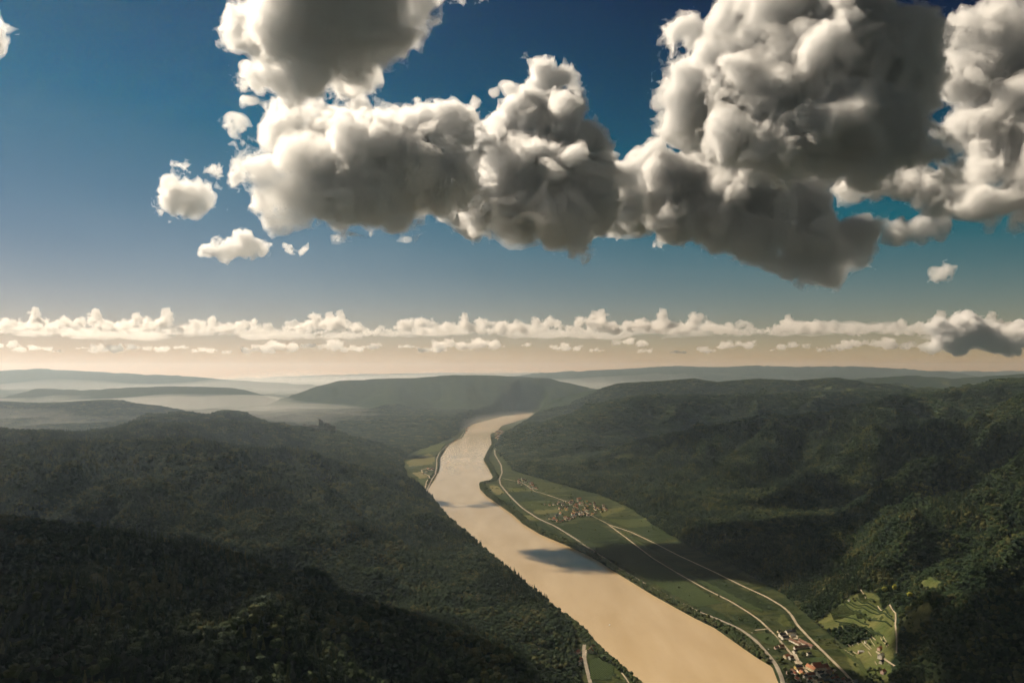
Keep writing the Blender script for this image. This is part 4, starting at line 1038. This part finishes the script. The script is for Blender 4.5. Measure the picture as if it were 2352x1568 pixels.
k = valley_mask(vx_, vy_) & (vx_ > bank_r(vy_) + 45) | (valley_mask(vx_, vy_) & (vx_ < bank_l(vy_) - 30))
vx_, vy_ = vx_[k], vy_[k]
dens = np.where(vy_ < 2420, .20, .05) * np.clip(.2 + 2.4 * (N.n2(vx_ / 45, vy_ / 45) - .42), 0, 3)
k = g.random(len(vx_)) < dens; vx_, vy_ = vx_[k], vy_[k]
k = ~near_road(vx_, vy_) & ~near_any(vx_, vy_, NEAR_XY, 4); vx_, vy_ = vx_[k], vy_[k]
# scattered trees on the open slope
cx_, cy_ = scatter(1850, 2700, 13, .5)
k = clear_mask(cx_, cy_) & (g.random(len(cx_)) < .5 * np.clip(N.n2(cx_ / 30, cy_ / 30) - .62, 0, 1) * 6); cx_, cy_ = cx_[k], cy_[k]
k = ~near_road(cx_, cy_) & ~near_any(cx_, cy_, NEAR_XY, 4); cx_, cy_ = cx_[k], cy_[k]
# garden trees round the village houses
hx = np.array([p[:2] for p in NEAR_XY]); hx = np.repeat(hx, 3, 0); an = g.uniform(0, 6.28, len(hx)); rr_ = g.uniform(11, 26, len(hx))
gx_, gy_ = hx[:, 0] + np.cos(an) * rr_, hx[:, 1] + np.sin(an) * rr_
k = ~near_road(gx_, gy_) & ~near_any(gx_, gy_, NEAR_XY, 3) & (gx_ > bank_r(gy_) + 12) & (g.random(len(gx_)) < .62); gx_, gy_ = gx_[k], gy_[k]
vx_, vy_ = np.concatenate([vx_, gx_]), np.concatenate([vy_, gy_])
LX_ = np.concatenate([BX, vx_, cx_]); LY_ = np.concatenate([BY, vy_, cy_])
lrad = np.concatenate([g.uniform(4.0, 6.6, len(BX)), g.uniform(2.2, 4.6, len(vx_)), g.uniform(2.4, 4.4, len(cx_))])
lkind = np.concatenate([np.zeros(len(BX), int), np.ones(len(vx_), int), np.full(len(cx_), 2)])
# far woods: groups of crowns
X3, Y3 = scatter(6200, 12500, 33, .72)
k = los_visible(X3, Y3, 14, 60) & ~valley_mask(X3, Y3) & (meadow_mask(X3, Y3) < .5) & (np.hypot(X3 - gx, Y3 - gy) > 110); X3, Y3 = X3[k], Y3[k]
print('scatter', len(X), len(LX_), len(X3), time.time() - T0)

VARS = [crown_mesh(100 + i, 3, 150, tall) for i, tall in enumerate((1.0, 1.15, .9, 1.25, 1.05))] + [crown_mesh(120, 3, 90, 1, LEAF, True)]
VARS_R = [crown_mesh(140 + i, 3, 150, tall, LEAF_R) for i, tall in enumerate((1.1, 1.35, .95))]
TRUNKS = [trunk_mesh(i) for i in range(3)]
def px_of(x, y, z): return CX + x / y * F, HZ + (CAMZ - z) / y * F
def in_frame(x, y, z, pad=4):
    a, b = px_of(x, y, z); return (a > -pad) & (a < 2352 + pad) & (b < 1568 + pad)

def tree(x, y, r, crown, label, group, name='tree', sink=.6):
    z = float(hm(x, y))
    t = empty(name, (x, y, z - sink), random.uniform(0, 6.28)); s = r * random.uniform(.92, 1.12)
    t.scale = (r, r, s); tag(t, label, 'tree', group)
    link('trunk', random.choice(TRUNKS), t); link('crown', crown, t)
    return t
# the trees that show largest are things of their own
zz = hm(X, Y)
vis = in_frame(X, Y, zz + 8) & los_visible(X, Y, 13, 0)
order = np.argsort(np.where(vis, -rad / Y, 1))[:165]
pick = np.zeros(len(X), bool); pick[order] = vis[order]
for i in np.where(pick)[0]:
    a, b = px_of(X[i], Y[i], zz[i])
    lab, grp = ('broad leafy tree in the dark forest on the nearest left slope', 'trees of the nearest left slope') if a < 1176 else ('broad leafy tree in the dark forest on the slope in the lower right corner', 'trees of the lower right slope')
    tree(X[i], Y[i], rad[i], VARS[g.integers(5)], lab, grp)
lz = hm(LX_, LY_)
lvis = in_frame(LX_, LY_, lz + 6) & los_visible(LX_, LY_, 9, 0)
lorder = np.argsort(np.where(lvis, -lrad / LY_, 1))[:130]
lpick = np.zeros(len(LX_), bool); lpick[lorder] = lvis[lorder]
for i in np.where(lpick)[0]:
    side = LX_[i] < (bank_l(LY_[i]) + bank_r(LY_[i])) / 2
    if lkind[i] == 0: lab, grp = ('leafy tree of the belt along the near left river bank', 'riverside trees, left bank') if side else ('leafy tree of the dark belt along the right river bank', 'riverside trees, right bank')
    elif lkind[i] == 1: lab, grp = ('small garden tree by the left bank houses', 'garden trees, left bank') if side else ('small garden tree among the houses and plots of the near village', 'garden trees of the near village')
    else: lab, grp = 'small tree on the open vineyard slope', 'trees dotted over the vineyard slope'
    tree(LX_[i], LY_[i], lrad[i], VARS_R[g.integers(3)], lab, grp)
YEL = [crown_mesh(160 + i, 3, 200, tl, LEAF_Y) for i, tl in enumerate((1.2, 1.3, 1.1))]
for (u, v, r), me, lab in zip(((705, 345, 8.5), (825, 325, 8.5), (1000, 410, 8)), YEL, ('bright yellow-green tree, left of the pair above the vineyard lane', 'bright yellow-green tree, right of the pair above the vineyard lane', 'single yellow-green tree at the forest edge, apart from the pair')):
    q = ground_at(*zpix(ZB, u, v + 30))[0]; tree(q[0], q[1], r, me, lab, 'yellow-green trees', sink=-5)

# everything past those reads as one mass of woodland
def points_object(name, xyz, scl, var, protos, label):
    me = bpy.data.meshes.new(name); me.vertices.add(len(xyz)); me.vertices.foreach_set('co', xyz.astype(np.float32).ravel())
    me.attributes.new('scl', 'FLOAT_VECTOR', 'POINT').data.foreach_set('vector', scl.astype(np.float32).ravel())
    me.attributes.new('rot', 'FLOAT_VECTOR', 'POINT').data.foreach_set('vector', np.stack([np.zeros(len(xyz)), np.zeros(len(xyz)), g.uniform(0, 6.28, len(xyz))], 1).astype(np.float32).ravel())
    me.attributes.new('var', 'INT', 'POINT').data.foreach_set('value', var.astype(np.int32))
    o = link(name, me)
    cl = bpy.data.collections.new(name + '_sources')
    for i, p in enumerate(protos):
        q = bpy.data.objects.new(f'{name}_source_{i:02d}', p); cl.objects.link(q)
    ng = bpy.data.node_groups.new(name, 'GeometryNodeTree')
    ng.interface.new_socket('Geometry', in_out='INPUT', socket_type='NodeSocketGeometry'); ng.interface.new_socket('Geometry', in_out='OUTPUT', socket_type='NodeSocketGeometry')
    n = ng.nodes; gi = n.new('NodeGroupInput'); go = n.new('NodeGroupOutput'); ip = n.new('GeometryNodeInstanceOnPoints'); ci = n.new('GeometryNodeCollectionInfo')
    ci.inputs['Collection'].default_value = cl; ci.inputs['Separate Children'].default_value = True; ci.inputs['Reset Children'].default_value = True
    ip.inputs['Pick Instance'].default_value = True
    def attr(nm, ty):
        a = n.new('GeometryNodeInputNamedAttribute'); a.data_type = ty; a.inputs['Name'].default_value = nm; return a.outputs['Attribute']
    ng.links.new(gi.outputs[0], ip.inputs['Points']); ng.links.new(ci.outputs[0], ip.inputs['Instance'])
    ng.links.new(attr('var', 'INT'), ip.inputs['Instance Index']); ng.links.new(attr('scl', 'FLOAT_VECTOR'), ip.inputs['Scale'])
    er = n.new('FunctionNodeEulerToRotation'); ng.links.new(attr('rot', 'FLOAT_VECTOR'), er.inputs[0]); ng.links.new(er.outputs[0], ip.inputs['Rotation'])
    ng.links.new(ip.outputs[0], go.inputs[0])
    md = o.modifiers.new('scatter', 'NODES'); md.node_group = ng
    tag(o, label, None, kind='stuff')
    return o
def scl3(r): return np.stack([r, r, r * g.uniform(.88, 1.2, len(r))], 1)
u = ~pick
xyz = np.stack([X[u], Y[u], zz[u] - .6], 1)
con = (N.n2(X[u] / 260 + 40, Y[u] / 260) > .66) & (g.random(u.sum()) < .5)
var = np.where(con, 5, g.integers(0, 5, u.sum()))
points_object('forest', xyz, scl3(rad[u]), var, VARS, 'dark mixed forest covering the valley slopes on both sides of the river')
u = ~lpick
points_object('riverside_woods', np.stack([LX_[u], LY_[u], lz[u] - .4], 1), scl3(lrad[u]), g.integers(0, 3, u.sum()), VARS_R, 'thin dark tree belts and bushes along the river banks and plots')
def grove_mesh(seed):
    r = np.random.default_rng(seed); v0, f0 = ico(1); V, Fc = [], []
    for k in range(11):
        c = np.array([r.uniform(-18, 18), r.uniform(-18, 18), r.uniform(5, 9)]); s = r.uniform(5, 8)
        i = len(V); V += [tuple(c + p * s * r.uniform(.8, 1.1) * np.array([1, 1, 1.1])) for p in v0]; Fc += [tuple(i + q for q in f) for f in f0]
    me = mesh_py('grove', V, Fc); me.materials.append(LEAF); return me
points_object('far_forest', np.stack([X3, Y3, hm(X3, Y3)], 1), np.ones((len(X3), 3)) * g.uniform(.85, 1.3, len(X3))[:, None], g.integers(0, 4, len(X3)), [grove_mesh(i) for i in range(4)], 'hazy woodland on the more distant hills')
